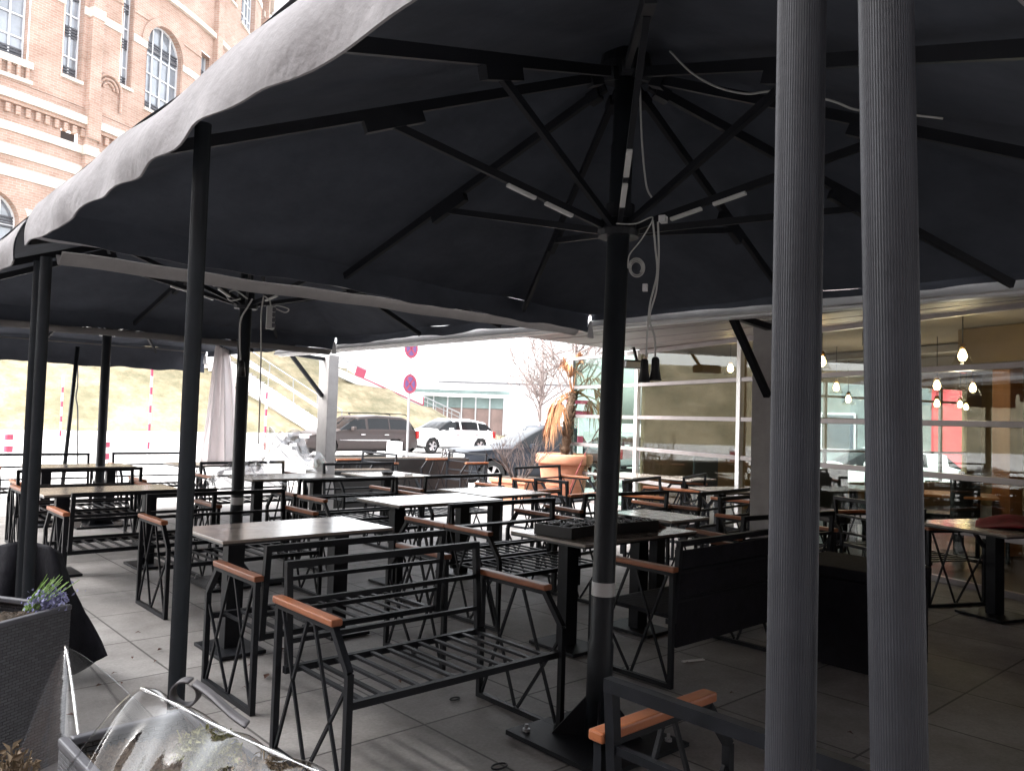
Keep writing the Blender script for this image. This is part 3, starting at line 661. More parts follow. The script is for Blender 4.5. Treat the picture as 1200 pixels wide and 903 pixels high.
r = MB(); r.bar(L_(5.0,2.34,0.02), L_(5.0,2.34,2.79), .24, .24, up=E_); tag(r.build('wooden_column', 'woodcol', bevel=.01), 'warm brown wooden column inside the restaurant at the right', 'column')
# pendant lamps
def pendant(label, p, k=1.0):
    p = Vector(p); r = thing('pendant_lamp', label, 'lamp', p, 0, 'clear glass pendant lamps in the restaurant')
    top = 2.79 - p.z
    b = MB(); b.tube([(0,0,.13*k), (0,0,top)], .006, 6); b.build('cord', 'cabledark', r)
    b = MB(); b.lathe([(.0,.135*k),(.028*k,.13*k),(.03*k,.08*k),(.02*k,.075*k)], n=14); b.build('cap', 'brass', r, smooth=True)
    b = MB(); b.lathe([(.035*k,.12*k),(.05*k,.05*k),(.085*k,-.05*k),(.105*k,-.09*k)], n=20); b.build('shade', 'shade', r, smooth=True)
    b = MB(); b.lathe([(.0,-.055*k),(.025*k,-.05*k),(.042*k,-.02*k),(.045*k,0),(.035*k,.035*k),(.018*k,.07*k)], n=14); b.build('bulb', 'bulb', r, smooth=True)
    return r
lamps = [(1128,417,8.6,'largest glass pendant lamp, glowing at the top right behind the glass front'),
 (1098,452,10.5,'upper of the two stacked-looking glass lamps right of the thickest post'),
 (1098,473,13.2,'lower of the two stacked-looking glass lamps right of the thickest post'),
 (1140,455,11.2,'glass lamp left of the wooden column'),
 (980,454,12.2,'glass lamp just right of the left foreground post, left of the group between the posts'),
 (994,468,13.5,'lowest glass lamp between the two foreground posts'),
 (1021,461,13.0,'glass lamp beside the left side of the thickest post'),
 (963,424,9.8,'glass lamp cut by the right side of the left foreground post'),
 (856,432,12.0,'glass lamp beside the white mullion'),
 (785,440,14.6,'glass lamp just right of the dangling black sockets'),
 (888,465,15.0,'small low glass lamp left of the half-hidden facade column'),
 (1125,474,15.2,'tiny far glass lamp, left one of the pair above the red cladding'),
 (1132,477,15.8,'tiny far glass lamp, right one of the pair above the red cladding')]
for i, (x, y, f, lb) in enumerate(lamps):
    pendant(lb, px(x, y, f))
for i, (x, y, f) in enumerate(((1128,425,8.4),(1000,440,11.5),(1120,450,12))):
    l = bpy.data.lights.new('lamp_light', 'POINT'); l.energy = 3.2; l.color = (1,.80,.58); l.shadow_soft_size = .12
    o = bpy.data.objects.new('lamp_light', l); COL.objects.link(o); o.location = px(x, y, f); o.location.z = 2.0
# indoor seats and tables
def chair_in(label, p, rz):
    r = thing('high_back_chair', label, 'chair', (p.x, p.y, .015), rz, 'dark padded chairs in the restaurant')
    b = MB(); b.box((0,0,.44), (.46,.46,.09)); b.build('seat', 'leather', r, bevel=.02)
    b = MB(); b.box((0,-.21,.74), (.46,.07,.56)); b.build('backrest', 'leather', r, bevel=.025)
    for sx in (-1,1):
        for sy in (-1,1):
            l = MB(); l.bar((sx*.19,sy*.19,0),(sx*.19,sy*.19,.4),.035,.035); l.build('leg', 'steel', r)
    return r
CH = [(985,600,9.6,R(150),'padded chair whose dark back stands between the foreground posts'),(962,590,10.4,R(60),'padded chair just right of the left foreground post'),(1015,585,11.5,R(-20),'padded chair farther back beside the thickest post'),
 (1150,590,9.4,R(160),'padded chair with a dark back behind the orange-lit table'),(1105,580,10.2,R(20),'padded chair left of the orange-lit table'),(820,570,14.0,R(-30),'padded chair seen through the left pane')]
for x, y, f, rz, lb in CH: chair_in(lb, px(x, y, f), rz)
def table_in(label, p, key, rz):
    r = thing('dining_table', label, 'table', (p.x, p.y, .015), rz, 'dining tables in the restaurant')
    b = MB(); b.box((0,0,.735), (.8,.8,.03)); b.build('tabletop', key, r, bevel=.004)
    b = MB(); b.bar((0,0,.02),(0,0,.72),.09,.09); b.box((0,0,.012),(.42,.42,.02)); b.build('leg', 'steel', r); return r
table_in('orange-lit wooden dining table behind the glass at the right', px(1125,588,9.9), 'woodcol', R(20))
table_in('dark dining table behind the glass between the foreground posts', px(1000,600,10.6), 'top', R(10))
r = thing('loudspeaker', 'small black loudspeaker under the restaurant ceiling beside the thickest post', 'loudspeaker', px(1019,396,10.2))
b = MB(); b.box((0,0,0),(.16,.16,.2),R(30)); b.build('cabinet','blackplastic',r,bevel=.01)
b = MB(); b.bar((0,0,.1),(0,0,2.79-r.location.z),.03,.03); b.build('bracket','steel',r)
r = thing('floodlight', 'black floodlight on the facade corner behind the dangling sockets', 'floodlight', px(742,427,12.6), R(-20))
b = MB(); b.box((0,0,0),(.42,.22,.13)); b.build('housing','blackplastic',r,bevel=.02)
b = MB(); b.box((-.02,-.113,-.01),(.36,.012,.09)); b.build('lens','galv',r)
b = MB(); b.bar((.1,.05,.05),(.16,.3,.36),.04,.04); b.build('bracket','steel',r)
# behind the restaurant: what shows through the back windows
def far_block(label, key, p, w, d, h, rz, name='building', wins=True):
    r = thing(name, label, 'building', p, rz)
    b = MB(); b.box((0,0,h/2),(w,d,h)); b.build('wall', key, r)
    b = MB(); b.box((0,0,h+.1),(w+.3,d+.3,.2)); b.build('roof', 'greyrim', r)
    if wins:
        for k in range(int(w/2.4)):
            for z in range(int(h/3.2)):
                x = -w/2+1.4+k*2.4; f = MB(); f.box((x,-d/2-.02,1.7+z*3.2),(1.5,.08,1.7)); fo = f.build('window','winframe',r)
                g = MB(); g.box((x,-d/2-.07,1.7+z*3.2),(1.3,.03,1.5)); g.build('pane','winglass',fo)
    return r
q = cf(18.4, 31); far_block('red clad building seen through the restaurant at the right', 'redfacade', (q.x,q.y,-.3), 3.4, 3, 12, R(-72), wins=False)
q = cf(15.6, 38); far_block('grey teal building seen through the restaurant between the foreground posts', 'teal', (q.x,q.y,-.3), 17, 5, 15, R(-66))

# ------------------------------------------------------------------ palm pot, planter box
pp = gnd(661, 582); pp.z = 0.
pp = Vector((11.2, 10.85, 0))
r = thing('terracotta_pot', 'huge round terracotta pot holding a dead palm at the terrace edge', 'pot', pp)
sc_ = 1.0
r.scale = (1.06,1.06,1.06)
b = MB(); b.lathe([(.0,.0),(.36,.0),(.37,.04),(.45,.62),(.455,.64),(.51,.645),(.525,.68),(.525,.80),(.50,.83),(.455,.83),(.44,.76),(.0,.75)], n=48)
b.lathe([(.462,.60),(.475,.615),(.462,.63)], n=48); b.lathe([(.40,.26),(.412,.27),(.404,.28)], n=48); b.build('pot', 'terracotta', r, smooth=True)
b = MB(); b.lathe([(.0,.79),(.3,.785),(.445,.775)], n=30); b.build('soil', 'soil', r, smooth=True)
pl = thing('palm', 'withered palm with drooping brown fronds in the huge terracotta pot', 'palm', (pp.x, pp.y, .83))
pl.scale = (1.08,1.08,1.08)
b = MB(); tr = [Vector((.0,0,-.03)),Vector((.03,-.02,.35)),Vector((.05,-.03,.75)),Vector((.12,-.06,1.15))]
b.tube(smooth(tr,8), [.078+.010*math.sin(i*2.1) for i in range(25)], 14); 
random.seed(5)
for k in range(90):
    t = random.random(); z = .05+1.05*t; a = random.uniform(0,2*PI); c = tr[0].lerp(tr[3], t); c.z = z
    b.bar(c+Vector((.07*math.cos(a),.07*math.sin(a),0)), c+Vector((.112*math.cos(a),.112*math.sin(a),.07)), .026, .011)
b.build('trunk', 'palmtrunk', pl, smooth=False)
def frond(bm, base, a, elev, droop, L, n=22, w=.34):
    d = Vector((math.cos(a),math.sin(a),0)); pts = []
    for i in range(7):
        t = i/6; pts.append(base + d*(L*t*math.cos(elev)*(1-.35*droop*t)) + Vector((0,0,L*(t*math.sin(elev) - droop*t*t*1.15))))
    sp = smooth(pts,3); bm.tube(sp, [.014*(1-.6*i/len(sp)) for i in range(len(sp))], 5)
    tip = sp[int(len(sp)*.55):]; ctr = sp[int(len(sp)*.6)]; dirv = (sp[-1]-sp[-4]).normalized(); sd = dirv.cross(Vector((0,0,1))); sd = sd.normalized() if sd.length > .05 else Vector((-d.y,d.x,0))
    for k in range(n):
        q = -1+2*k/(n-1)+random.uniform(-.05,.05); v = (dirv*math.cos(q*1.15) + sd*math.sin(q*1.15)).normalized(); LL = w*random.uniform(.75,1.15)*(1-.2*abs(q))
        e1 = ctr + v*LL*.55; e2 = ctr + v*LL + Vector((0,0,-LL*random.uniform(.25,.75)))
        wv = v.cross(Vector((0,0,1))).normalized()*.011 if abs(v.z) < .95 else Vector((.011,0,0))
        bm.add([ctr-wv*.4, ctr+wv*.4, e1+wv, e1-wv, e2], [(0,1,2,3),(3,2,4)])
crown = tr[3]
fr = [(R(150),1.32,.15,.95),(R(330),1.45,.12,.9),(R(200),1.2,.3,.8),(R(318),.75,.75,1.15),(R(300),.35,.95,1.05),(R(345),.1,1.0,.8),(R(310),-.1,1.1,1.0),(R(325),.6,.85,1.0),(R(335),1.0,.6,1.0),(R(140),.2,1.2,.8),(R(120),.1,1.25,.75),(R(165),-.1,1.2,.85),(R(180),.0,1.2,.8),(R(150),-.4,1.0,.85),(R(90),.3,1.1,.8)]
for k, (a, el, dr_, L) in enumerate(fr):
    b = MB(); frond(b, crown+Vector((0,0,random.uniform(-.1,.03))), a, el, dr_*.62, L*.86, n=26, w=.52); b.build('frond', 'palmdry', pl)
b = MB(); b.tube(smooth([pp+Vector((-.28,-.42,.0)),pp+Vector((-.30,-.5,.3)),pp+Vector((-.1,-.55,.75)),pp+Vector((.25,-.45,1.1)),pp+Vector((.62,-.35,1.4)),pp+Vector((.78,-.35,1.34))]), .011, 6)
tag(b.build('red_cable', 'redcable', smooth=True), 'thin dark red cable arching over the front of the huge terracotta pot', 'cable')
pb = Vector((10.05, 10.9, 0))
r = thing('planter_box', 'small square terracotta planter with a bare bush, left of the huge pot', 'planter', (pb.x,pb.y,0), R(15))
b = MB(); w0, w1, h = .42, .52, .40
def frus(b, w0, w1, z0, z1, d=1.0, mi=None):
    b.add([(-w0/2,-w0*d/2,z0),(w0/2,-w0*d/2,z0),(w0/2,w0*d/2,z0),(-w0/2,w0*d/2,z0),(-w1/2,-w1*d/2,z1),(w1/2,-w1*d/2,z1),(w1/2,w1*d/2,z1),(-w1/2,w1*d/2,z1)], [(3,2,1,0),(4,5,6,7),(0,1,5,4),(1,2,6,5),(2,3,7,6),(3,0,4,7)], mi)
frus(b,.62,.74,0,.36); b.build('box_body','terracotta',r,bevel=.01)
b = MB(); frus(b,.80,.80,.36,.44); b.build('rim','terracotta',r,bevel=.012)
b = MB(); b.box((0,0,.443),(.70,.70,.012)); b.build('soil','soil',r)
bu = thing('bare_bush', 'leafless twiggy bush in the small terracotta planter', 'bush', (pb.x,pb.y,.44))
b = MB(); random.seed(11)
def twig(b, p, d, L, r, lv):
    pts = [p]; 
    for i in range(4):
        d = (d + Vector((random.uniform(-.2,.2),random.uniform(-.2,.2),random.uniform(-.05,.15)))).normalized(); pts.append(pts[-1]+d*L/4)
    b.tube(pts, [r, r*.9, r*.8, r*.65, r*.4], 5, caps=False)
    if lv > 0:
        for k in range(3):
            i = random.randint(1,4); dd = (d + Vector((random.uniform(-.9,.9),random.uniform(-.9,.9),random.uniform(-.1,.5)))).normalized(); twig(b, pts[i], dd, L*.62, r*.6, lv-1)
for k in range(15):
    a = random.uniform(0,2*PI); twig(b, Vector((.14*math.cos(a),.14*math.sin(a),0)), Vector((.65*math.cos(a),.65*math.sin(a),.9)).normalized(), .55, .011, 2)
b.build('twigs','twig',bu)

# black planter troughs at terrace edge
r = thing('planter_trough', 'long black planter trough at the terrace edge in front of the parked cars', 'planter', (8.9, 13.3, 0), R(-8))
b = MB(); b.box((0,0,.34),(3.2,.42,.68)); b.build('trough','blackplastic',r,bevel=.01); b = MB(); b.box((0,0,.685),(3.1,.34,.012)); b.build('soil','soil',r)
r = thing('planter_trough', 'black planter trough behind the ashtray table, right of the far column', 'planter', (6.9, 11.6, 0), R(-8))
b = MB(); b.box((0,0,.3),(1.4,.42,.6)); b.build('trough','blackplastic',r,bevel=.01); b = MB(); b.box((0,0,.605),(1.3,.34,.012)); b.build('soil','soil',r)

# hanging curtain & crumpled clear plastic
ft = 12.6; c1 = px(257,402,ft); 
b = MB()
def cur(u, v):
    x = 257 + (u-.5)*(12+36*v**.8) + (3 - 2*v) ; y = 400+142*v
    q = px(x, y, ft); k = .09*math.sin(u*15)*(.3+v) + .05*math.sin(u*31+v*3)
    return q + FW*k
b.grid(cur, 40, 24); tag(b.build('curtain', 'curtain', smooth=True, solid=.006), 'white plastic curtain gathered at the farthest parasol\'s corner and hanging down', 'curtain')
def heap(label, x0, x1, y0, y1, f, seed, dep=.8):
    random.seed(seed); ph = [random.uniform(0,6) for _ in range(8)]; b = MB()
    def H(u, v):
        w = px(x0+(x1-x0)*u, y1, f); h = (EYE - w.z)
        ht = (y1-y0)/FPX*f; e = math.sin(PI*u)**.6*math.sin(PI*v)**.6
        z = e*ht*(.75+.22*math.sin(7*u+ph[0])+.12*math.sin(17*u+9*v+ph[1])+.12*math.sin(23*v+ph[2]))
        q = w + _f*(v-.5)*dep; q = q + _r*.06*math.sin(13*v+ph[3]) + _f*.08*math.sin(15*u+ph[4]); q.z = w.z + max(0,z); return q
    b.grid(H, 46, 34); return tag(b.build('clear_sheeting', 'crumple', smooth=False), label, 'plastic sheet')
heap('heap of crumpled clear plastic in front of the bronze estate car', 298, 376, 500, 552, 11.4, 2, 1.2)
heap('crumpled clear plastic lying on the bench behind the second umbrella pole', 238, 330, 540, 570, 9.7, 6, .5)

# ------------------------------------------------------------------ foreground planters, film, cloth
def planter_uv(w, d, h):
    pass
def wick_box(b, cx, cy, w, d, z0, z1, t0=0.0):
    uv = []
    cs = [(-w/2,-d/2),(w/2,-d/2),(w/2,d/2),(-w/2,d/2)]
    for k in range(4):
        a, c = cs[k], cs[(k+1)%4]; L = math.hypot(c[0]-a[0], c[1]-a[1])
        b.add([(cx+a[0],cy+a[1],z0),(cx+c[0],cy+c[1],z0),(cx+c[0],cy+c[1],z1),(cx+a[0],cy+a[1],z1)], [(0,1,2,3)]); uv += [(0,z0),(L,z0),(L,z1),(0,z1)]
    return uv
def wicker_planter(label, loc, rz, w, d, h, rim='wicker'):
    r = thing('wicker_planter', label, 'planter', loc, rz, 'dark woven planters along the terrace edge')
    b = MB(); uv = wick_box(b, 0, 0, w, d, 0, h-.012); b.build('basket', 'wicker', r, uvs=uv)
    b = MB(); t = .028
    for sx in (-1,1): b.box((sx*(w/2-t/2+.004),0,h-.006),(t,d+.008,.024)); b.box((0,sx*(d/2-t/2+.004),h-.006),(w-2*t+.004,t,.024))
    b.build('rim', 'greyrim', r, bevel=.006)
    b = MB(); b.grid(lambda u,v: Vector(((u-.5)*(w-2*t), (v-.5)*(d-2*t), h-.05+.01*math.sin(u*7+v*5)+random.uniform(-.012,.014))), 40, 40); b.build('soil','soil',r,smooth=True)
    return r
PA = wicker_planter('tall dark wicker planter with violet flowers at the left edge', (.475, 3.86, .003), R(31), .80, .46, .655)
PB = wicker_planter('low wicker planter with withered plants under clear film at the bottom', (.80, 1.60, .003), R(2), .36, 1.78, .60)
# flowers in planter A
fl = px(46, 714, 3.42)
r = thing('heather', 'violet-blue flowers with lime green stems in the wicker planter', 'flowers', fl)
random.seed(21); b = MB(); g = MB()
for k in range(34):
    a = random.gauss(.0,.16); d = (_r*(.35+random.uniform(-.25,.35)) + _f*random.uniform(-.3,.3) + Vector((0,0,random.uniform(.55,1.0)))).normalized(); L = random.uniform(.08,.17)
    p0 = _r*random.uniform(-.06,.0) + _f*random.uniform(-.04,.04); pts = [p0, p0+d*L*.5+_r*.01, p0+d*L+_r*.035]
    (g if k % 2 else g).tube(pts, [.003,.0026,.0012], 4)
for k in range(420):
    p = _r*random.gauss(.04,.035) + _f*random.gauss(0,.04) + Vector((0,0,abs(random.gauss(.045,.022)))); s = random.uniform(.005,.012)
    n = Vector((random.uniform(-1,1),random.uniform(-1,1),random.uniform(-1,1))).normalized(); t = n.orthogonal().normalized(); u = n.cross(t)
    b.add([p-t*s, p+u*s*.6, p+t*s, p-u*s*.6+n*s*.4], [(0,1,2,3)])
b.build('blossom','heather',r); g.build('stem','stem',r)
r = thing('flower_pot', 'square black pot sunk in the wicker planter with a white pebble dish', 'pot', px(8, 722, 3.62), R(31))
b = MB()
for sx in (-1,1): b.box((sx*.1,0,.0),(.012,.2,.08)); b.box((0,sx*.1,0),(.2,.012,.08))
b.box((0,0,-.02),(.19,.19,.02)); b.build('pot_wall','blackplastic',r,bevel=.003)
b = MB(); b.lathe([(.0,.0),(.045,.0),(.05,.008),(.0,.012)],(0,0,.005),16); b.build('dish','scrap',r,smooth=True)
# withered plants under the film
def leaf_clump(name, label, c, rx, ry, rz, n, key, seed, s=(.014,.03), cat='plant'):
    random.seed(seed); b = MB()
    for k in range(n):
        while True:
            v = Vector((random.uniform(-1,1),random.uniform(-1,1),random.uniform(-1,1)))
            if v.length < 1: break
        p = Vector((v.x*rx, v.y*ry, abs(v.z)*rz)); L = random.uniform(*s); n_ = Vector((random.uniform(-1,1),random.uniform(-1,1),random.uniform(-.2,1))).normalized(); t = n_.orthogonal().normalized()
        t = (Matrix.Rotation(random.uniform(0,6.28),3,n_) @ t); u = n_.cross(t)
        b.add([p, p+t*L*.5+u*L*.25, p+t*L-n_*L*.3, p+t*L*.5-u*L*.25], [(0,1,2,3)])
    for k in range(26):
        a = random.uniform(0,6.28); q = random.random(); b.tube([Vector((rx*.3*math.cos(a),ry*.3*math.sin(a),-.05)), Vector((rx*q*math.cos(a),ry*q*math.sin(a),rz*.75))], .002, 4)
    return tag(b.build(name, key, loc=c), label, cat, 'withered plants under the film')
leaf_clump('withered_plant', 'yellow-green withered plant under the film, just below the dark post', px(245, 890, 1.98), .075, .13, .07, 750, 'green', 31, (.010,.024))
leaf_clump('withered_plant', 'brown withered plant under the film, right of the yellow-green one', px(312, 925, 1.78), .075, .12, .07, 600, 'dead', 32, (.010,.022))
leaf_clump('withered_plant', 'pale dry plant in the bottom left corner under the film', px(12, 935, 2.0), .06, .10, .13, 200, 'dead', 33, (.015,.04))
# film tent over low planter
def film_tent():
    b = MB(); ridge = smooth([px(165,806,2.12), px(200,822,2.06), px(250,848,1.93), px(310,876,1.78), px(375,905,1.64), px(450,938,1.5), px(560,985,1.3)], 5)
    n = len(ridge)
    def S(side):
        def g(u, v):
            i = u*(n-1); k = min(int(i), n-2); p = ridge[k].lerp(ridge[k+1], i-k); 
            w = (.27 if side < 0 else .22)*v**.85; z = -.30*v**1.25
            fold = .018*math.sin(u*23+v*4)*v + .012*math.sin(u*51)*v
            return p + Vector((side*(w+fold), -.25*v*(1-u) if side < 0 else .1*v*(1-u), z+.01*math.sin(u*33)))
        return g
    b.grid(S(-1), 60, 16); b.grid(lambda u,v: S(1)(1-u,v), 60, 16)
    def endcap(u, v):
        p = ridge[0]; a = PI*.5 + (u-.5)*PI*1.1; w = .25*v**.85
        return p + Vector((math.cos(a)*w, math.sin(a)*w*.45, -.30*v**1.25 + .012*math.sin(u*19)*v))
    b.grid(endcap, 24, 16)
    b.tube(ridge, [.0042+.0022*math.sin(i*1.3) for i in range(len(ridge))], 6, mi=1)  # shinier tube laid along the ridge as its glint
    return b
tag(film_tent().build('film_cover', ['film','fold'], smooth=True), 'clear plastic film tented over the low planter with a built-in glint on its ridge fold', 'plastic film', 'clear film covers')
b = MB(); ap = px(77, 757, 2.62)
def tent2(u, v):
    a = R(118) - u*R(215); w = .62*v**.9*(1+.08*math.sin(u*17)); fold = .03*math.sin(u*29+1)*v
    q = ap + _r*(math.cos(a)*(w+fold)*.75) + _f*(math.sin(a)*(w+fold)*.55) + Vector((0,0,-.52*v**1.12)); return q
b.grid(tent2, 70, 22); b.tube(smooth([ap+Vector((0,0,.0)), px(84,800,2.5), px(89,840,2.38), px(93,872,2.3)]), .005, 6, mi=1)  # bright line down the cone, drawn as a shinier tube
tag(b.build('film_cover', ['film_b','fold'], smooth=True), 'clear plastic film cone draped left of the low planter, peaked by the wicker basket', 'plastic film', 'clear film covers')
# black cloth at the pair of posts
rows = [[(-40,652),(-5,640),(22,634),(42,636),(58,640),(70,648)],[(-45,690),(-8,672),(18,664),(42,668),(66,672),(84,690)],[(-50,740),(-12,712),(14,700),(44,712),(72,716),(103,722)],[(-55,780),(-16,752),(12,742),(46,752),(80,754),(118,752)],[(-60,820),(-18,795),(12,790),(50,792),(86,790),(124,768)]]
b = MB()
def clo(u, v):
    i = u*5; k = min(int(i),4); a = i-k; j = v*4; l = min(int(j),3); c = j-l
    def g(jj): 
        p, q = rows[jj][k], rows[jj][k+1]; return (p[0]+(q[0]-p[0])*a, p[1]+(q[1]-p[1])*a)
    p, q = g(l), g(l+1); x, y = p[0]+(q[0]-p[0])*c, p[1]+(q[1]-p[1])*c
    return px(x, y, 4.50 + .10*math.sin(u*13+v*2)*(.4+v) - .22*abs(u-.55)*v)
b.grid(clo, 44, 32); tag(b.build('black_cloth', 'blackcloth', smooth=True, solid=.02), 'black cloth draped round the post pair behind the wicker planter', 'cloth')
# curled strap by the left bench
b = MB(); rc = px(218, 811, 2.16); Rr = .036
b.grid(lambda u, v: rc + RT*(Rr*math.cos(.9-6.0*u)) + UP*(Rr*.95*math.sin(.9-6.0*u)) + FW*(-.018+.036*v), 44, 2)
e0 = rc + RT*(Rr*math.cos(.9)) + UP*(Rr*.95*math.sin(.9)); e1 = px(290, 848, 1.98)
b.grid(lambda u, v: e0.lerp(e1, u) + FW*(-.018+.036*v) + UP*(.004*math.sin(u*6)), 20, 2)
tag(b.build('curled_strap', 'rubstrap', smooth=True, solid=.006), 'grey strap with a curled end, lying over the clear film', 'strap')
# small litter
random.seed(9)
LV = [(165,741),(310,795),(290,780),(283,806),(120,802),(130,790),(155,770),(142,800),(350,742),(335,760),(190,760),(88,838),(180,776),(262,748),(860,812),(1000,860),(410,770),(470,800)]
for (x, y) in LV:
    p = gnd(x, y, .008); b = MB(); a = random.uniform(0,6.28); L = random.uniform(.025,.05)*(1.8 if (x, y) == (310,795) else 1)
    b.add([(0,0,.002),(L*.5,L*.22,.010),(L,0,.004),(L*.5,-.2*L,.012)],[(0,1,2,3)]); o = b.build('fallen_leaf','leaf',loc=p,solid=.0015); o.rotation_euler = (0,0,a)
    tag(o, 'dry brown leaf lying on the paving slabs', 'leaf', 'fallen leaves')
def ringm(label, x, y, r0):
    b = MB(); b.tube([Vector((r0*math.cos(t*.35), r0*.6*math.sin(t*.35), 0)) for t in range(19)], .004, 6); tag(b.build('cable_tie','steel',loc=gnd(x,y,.007)), label, 'ring')
ringm('small dark ring on the paving under the nearest bench\'s seat', 533, 818, .03); ringm('dark ring on the paving near the bottom edge left of the umbrella base', 585, 897, .04)
p = gnd(815, 773, .006); b = MB(); b.box((0,0,0),(.13,.025,.006),R(-20)); b.box((-.08,.03,0),(.03,.02,.008)); tag(b.build('paper_scrap','scrap',loc=p), 'torn white paper scrap on the dark paving behind the umbrella pole', 'scrap')

# ------------------------------------------------------------------ cars
def car(label, loc, rz, L, W, H, top, belt, wins, wheels, wr, paint, sill=.28, extra=None, shield=None, rear=None, roof_x=None):
    r = thing('parked_car', label, 'car', loc, rz, 'cars parked along the street')
    def interp(P, x):
        for i in range(len(P)-1):
            if P[i][0] <= x <= P[i+1][0]:
                t = (x-P[i][0])/(P[i+1][0]-P[i][0]); return P[i][1]+(P[i+1][1]-P[i][1])*t
        return P[0][1] if x < P[0][0] else P[-1][1]
    NX = 90; NR = 26; body = MB(); glass = {}; V = []
    for i in range(NX+1):
        x = L*i/NX; zt = interp(top, x); zb = min(belt, zt-.04); e = min(1, (x+.02)/.5, (L+.02-x)/.45); ew = .80+.20*math.sqrt(max(0, min(1, e)))
        w = W/2*ew; s0 = sill + .12*max(0, 1-min(x, L-x)/.5); ring = []
        gh = max(0, min(1, (zt-belt)/.35)); wt = w*(1-.20*gh); 
        for j in range(NR+1):
            t = j/NR
            if t < .12: q = t/.12; ring.append((q*w*.95, s0))
            elif t < .58: q = (t-.12)/.46; z = s0+(zb-s0)*q; ring.append((w*(.95+.05*math.sin(PI*min(1, q*1.15+.02))), z))
            elif t < .84: q = (t-.58)/.26; z = zb+(zt-.05*1-zb)*q; ring.append((w*.965+(wt*.97-w*.965)*q, z))
            else: q = (t-.84)/.16; ring.append((wt*.97*math.cos(q*PI/2)**.6 if q < 1 else 0, zt-.05+.05*math.sin(q*PI/2)))
        V.append(ring)
    def put(mb, pts, flip):
        mb.add(pts if not flip else pts[::-1], [(0,1,2,3)])
    for sgn in (1,-1):
        for i in range(NX):
            for j in range(NR):
                q = [V[i][j],V[i+1][j],V[i+1][j+1],V[i][j+1]]; xx = [L*i/NX,L*(i+1)/NX,L*(i+1)/NX,L*i/NX]
                P4 = [Vector((xx[k], sgn*q[k][0], q[k][1])) for k in range(4)]; c = sum(P4, Vector())/4
                if any((c.x-a)**2+(c.z-wr)**2 < (wr*1.13)**2 and c.z < wr*2.1 and abs(c.y) > .45 for a in wheels) or (any(abs(c.x-a) < wr*1.13 for a in wheels) and c.z < sill+.02): continue
                t = (j+.5)/NR; isw = None
                if .60 < t < .80:
                    for wi, (a, b_) in enumerate(wins):
                        if a < c.x < b_: isw = (wi, sgn)
                if t > .66 and shield and shield[0] < c.x < shield[1] and isw is None: isw = 'windscreen'
                if t > .66 and rear and rear[0] < c.x < rear[1] and isw is None: isw = 'rear_window'
                put(glass.setdefault(isw, MB()) if isw is not None else body, P4, sgn < 0)
    bo = body.build('body', paint, r, smooth=True); [g_.build(k_ if isinstance(k_, str) else 'window', 'carglass', bo, smooth=True) for k_, g_ in glass.items()]
    # end caps
    b = MB()
    for i in (0, NX):
        x = L*i/NX
        for sgn in (1,-1):
            for j in range(NR): b.add([Vector((x,0,V[i][j][1])),Vector((x,sgn*V[i][j][0],V[i][j][1])),Vector((x,sgn*V[i][j+1][0],V[i][j+1][1])),Vector((x,0,V[i][j+1][1]))],[(0,1,2,3)])
    b.build('end_panels', paint, r)
    b = MB(); b.box((L/2,0,.36),(L*.9,W*.7,.3)); b.build('underbody','dark',r)
    for a in wheels:
        for sgn in (1,-1):
            y = sgn*(W/2-.12); wq = MB()
            prof = [(wr*.62,-.11),(wr*.93,-.11),(wr,-.08),(wr,.08),(wr*.93,.11),(wr*.62,.11)]; vs = []; n = 28
            for (rr, zz) in prof:
                for k in range(n): vs.append((a+rr*math.cos(2*PI*k/n), y+zz, wr+rr*math.sin(2*PI*k/n)))
            wq.add(vs, [(i*n+k, i*n+(k+1)%n, (i+1)*n+(k+1)%n, (i+1)*n+k) for i in range(len(prof)-1) for k in range(n)])
            wo = wq.build('wheel','rubber',r)
            sp = MB(); yo = y+sgn*.09
            for k in range(5):
                for dq in (-.13,.13):
                    t = 2*PI*k/5+dq; sp.bar((a,yo,wr),(a+wr*.62*math.cos(t),yo+sgn*.008,wr+wr*.62*math.sin(t)),.045,.03,up=(0,1,0))
            rn = []; n = 28
            for rr, dy in ((wr*.60,0),(wr*.68,.012),(wr*.68,-.06)):
                for k in range(n): rn.append((a+rr*math.cos(2*PI*k/n), yo+sgn*dy, wr+rr*math.sin(2*PI*k/n)))
            sp.add(rn, [(i*n+k, i*n+(k+1)%n, (i+1)*n+(k+1)%n, (i+1)*n+k) for i in range(2) for k in range(n)]); sp.build('rim','rim',wo)
    for sgn in (1,-1):
        b = MB(); b.box((wins[0][0]+.22, sgn*(W/2+.08), belt+.08),(.14,.2,.15)); b.build('mirror',paint,r,bevel=.03)
        b = MB(); b.box((.16,sgn*(W/2-.34),belt-.22),(.34,.42,.15),R(-sgn*16)); b.build('headlight','headlamp',r,bevel=.03)
        b = MB(); b.box((L-.06,sgn*(W/2-.2),belt-.12),(.14,.3,.3)); b.build('tail_light','redlamp',r,bevel=.03)
        for wn in wins[:2]:
            b = MB(); b.box((wn[1]-.16,sgn*(W/2+.012),belt-.13),(.18,.03,.03)); b.build('door_handle','chrome',r)
    b = MB(); b.box((-.035,0,.42),(.03,.52,.11)); b.build('number_plate','plate',r)
    b = MB(); b.box((L+.02,0,belt-.2),(.03,.52,.11)); b.build('number_plate','plate',r)
    if extra: extra(r, L, W, H)
    return r
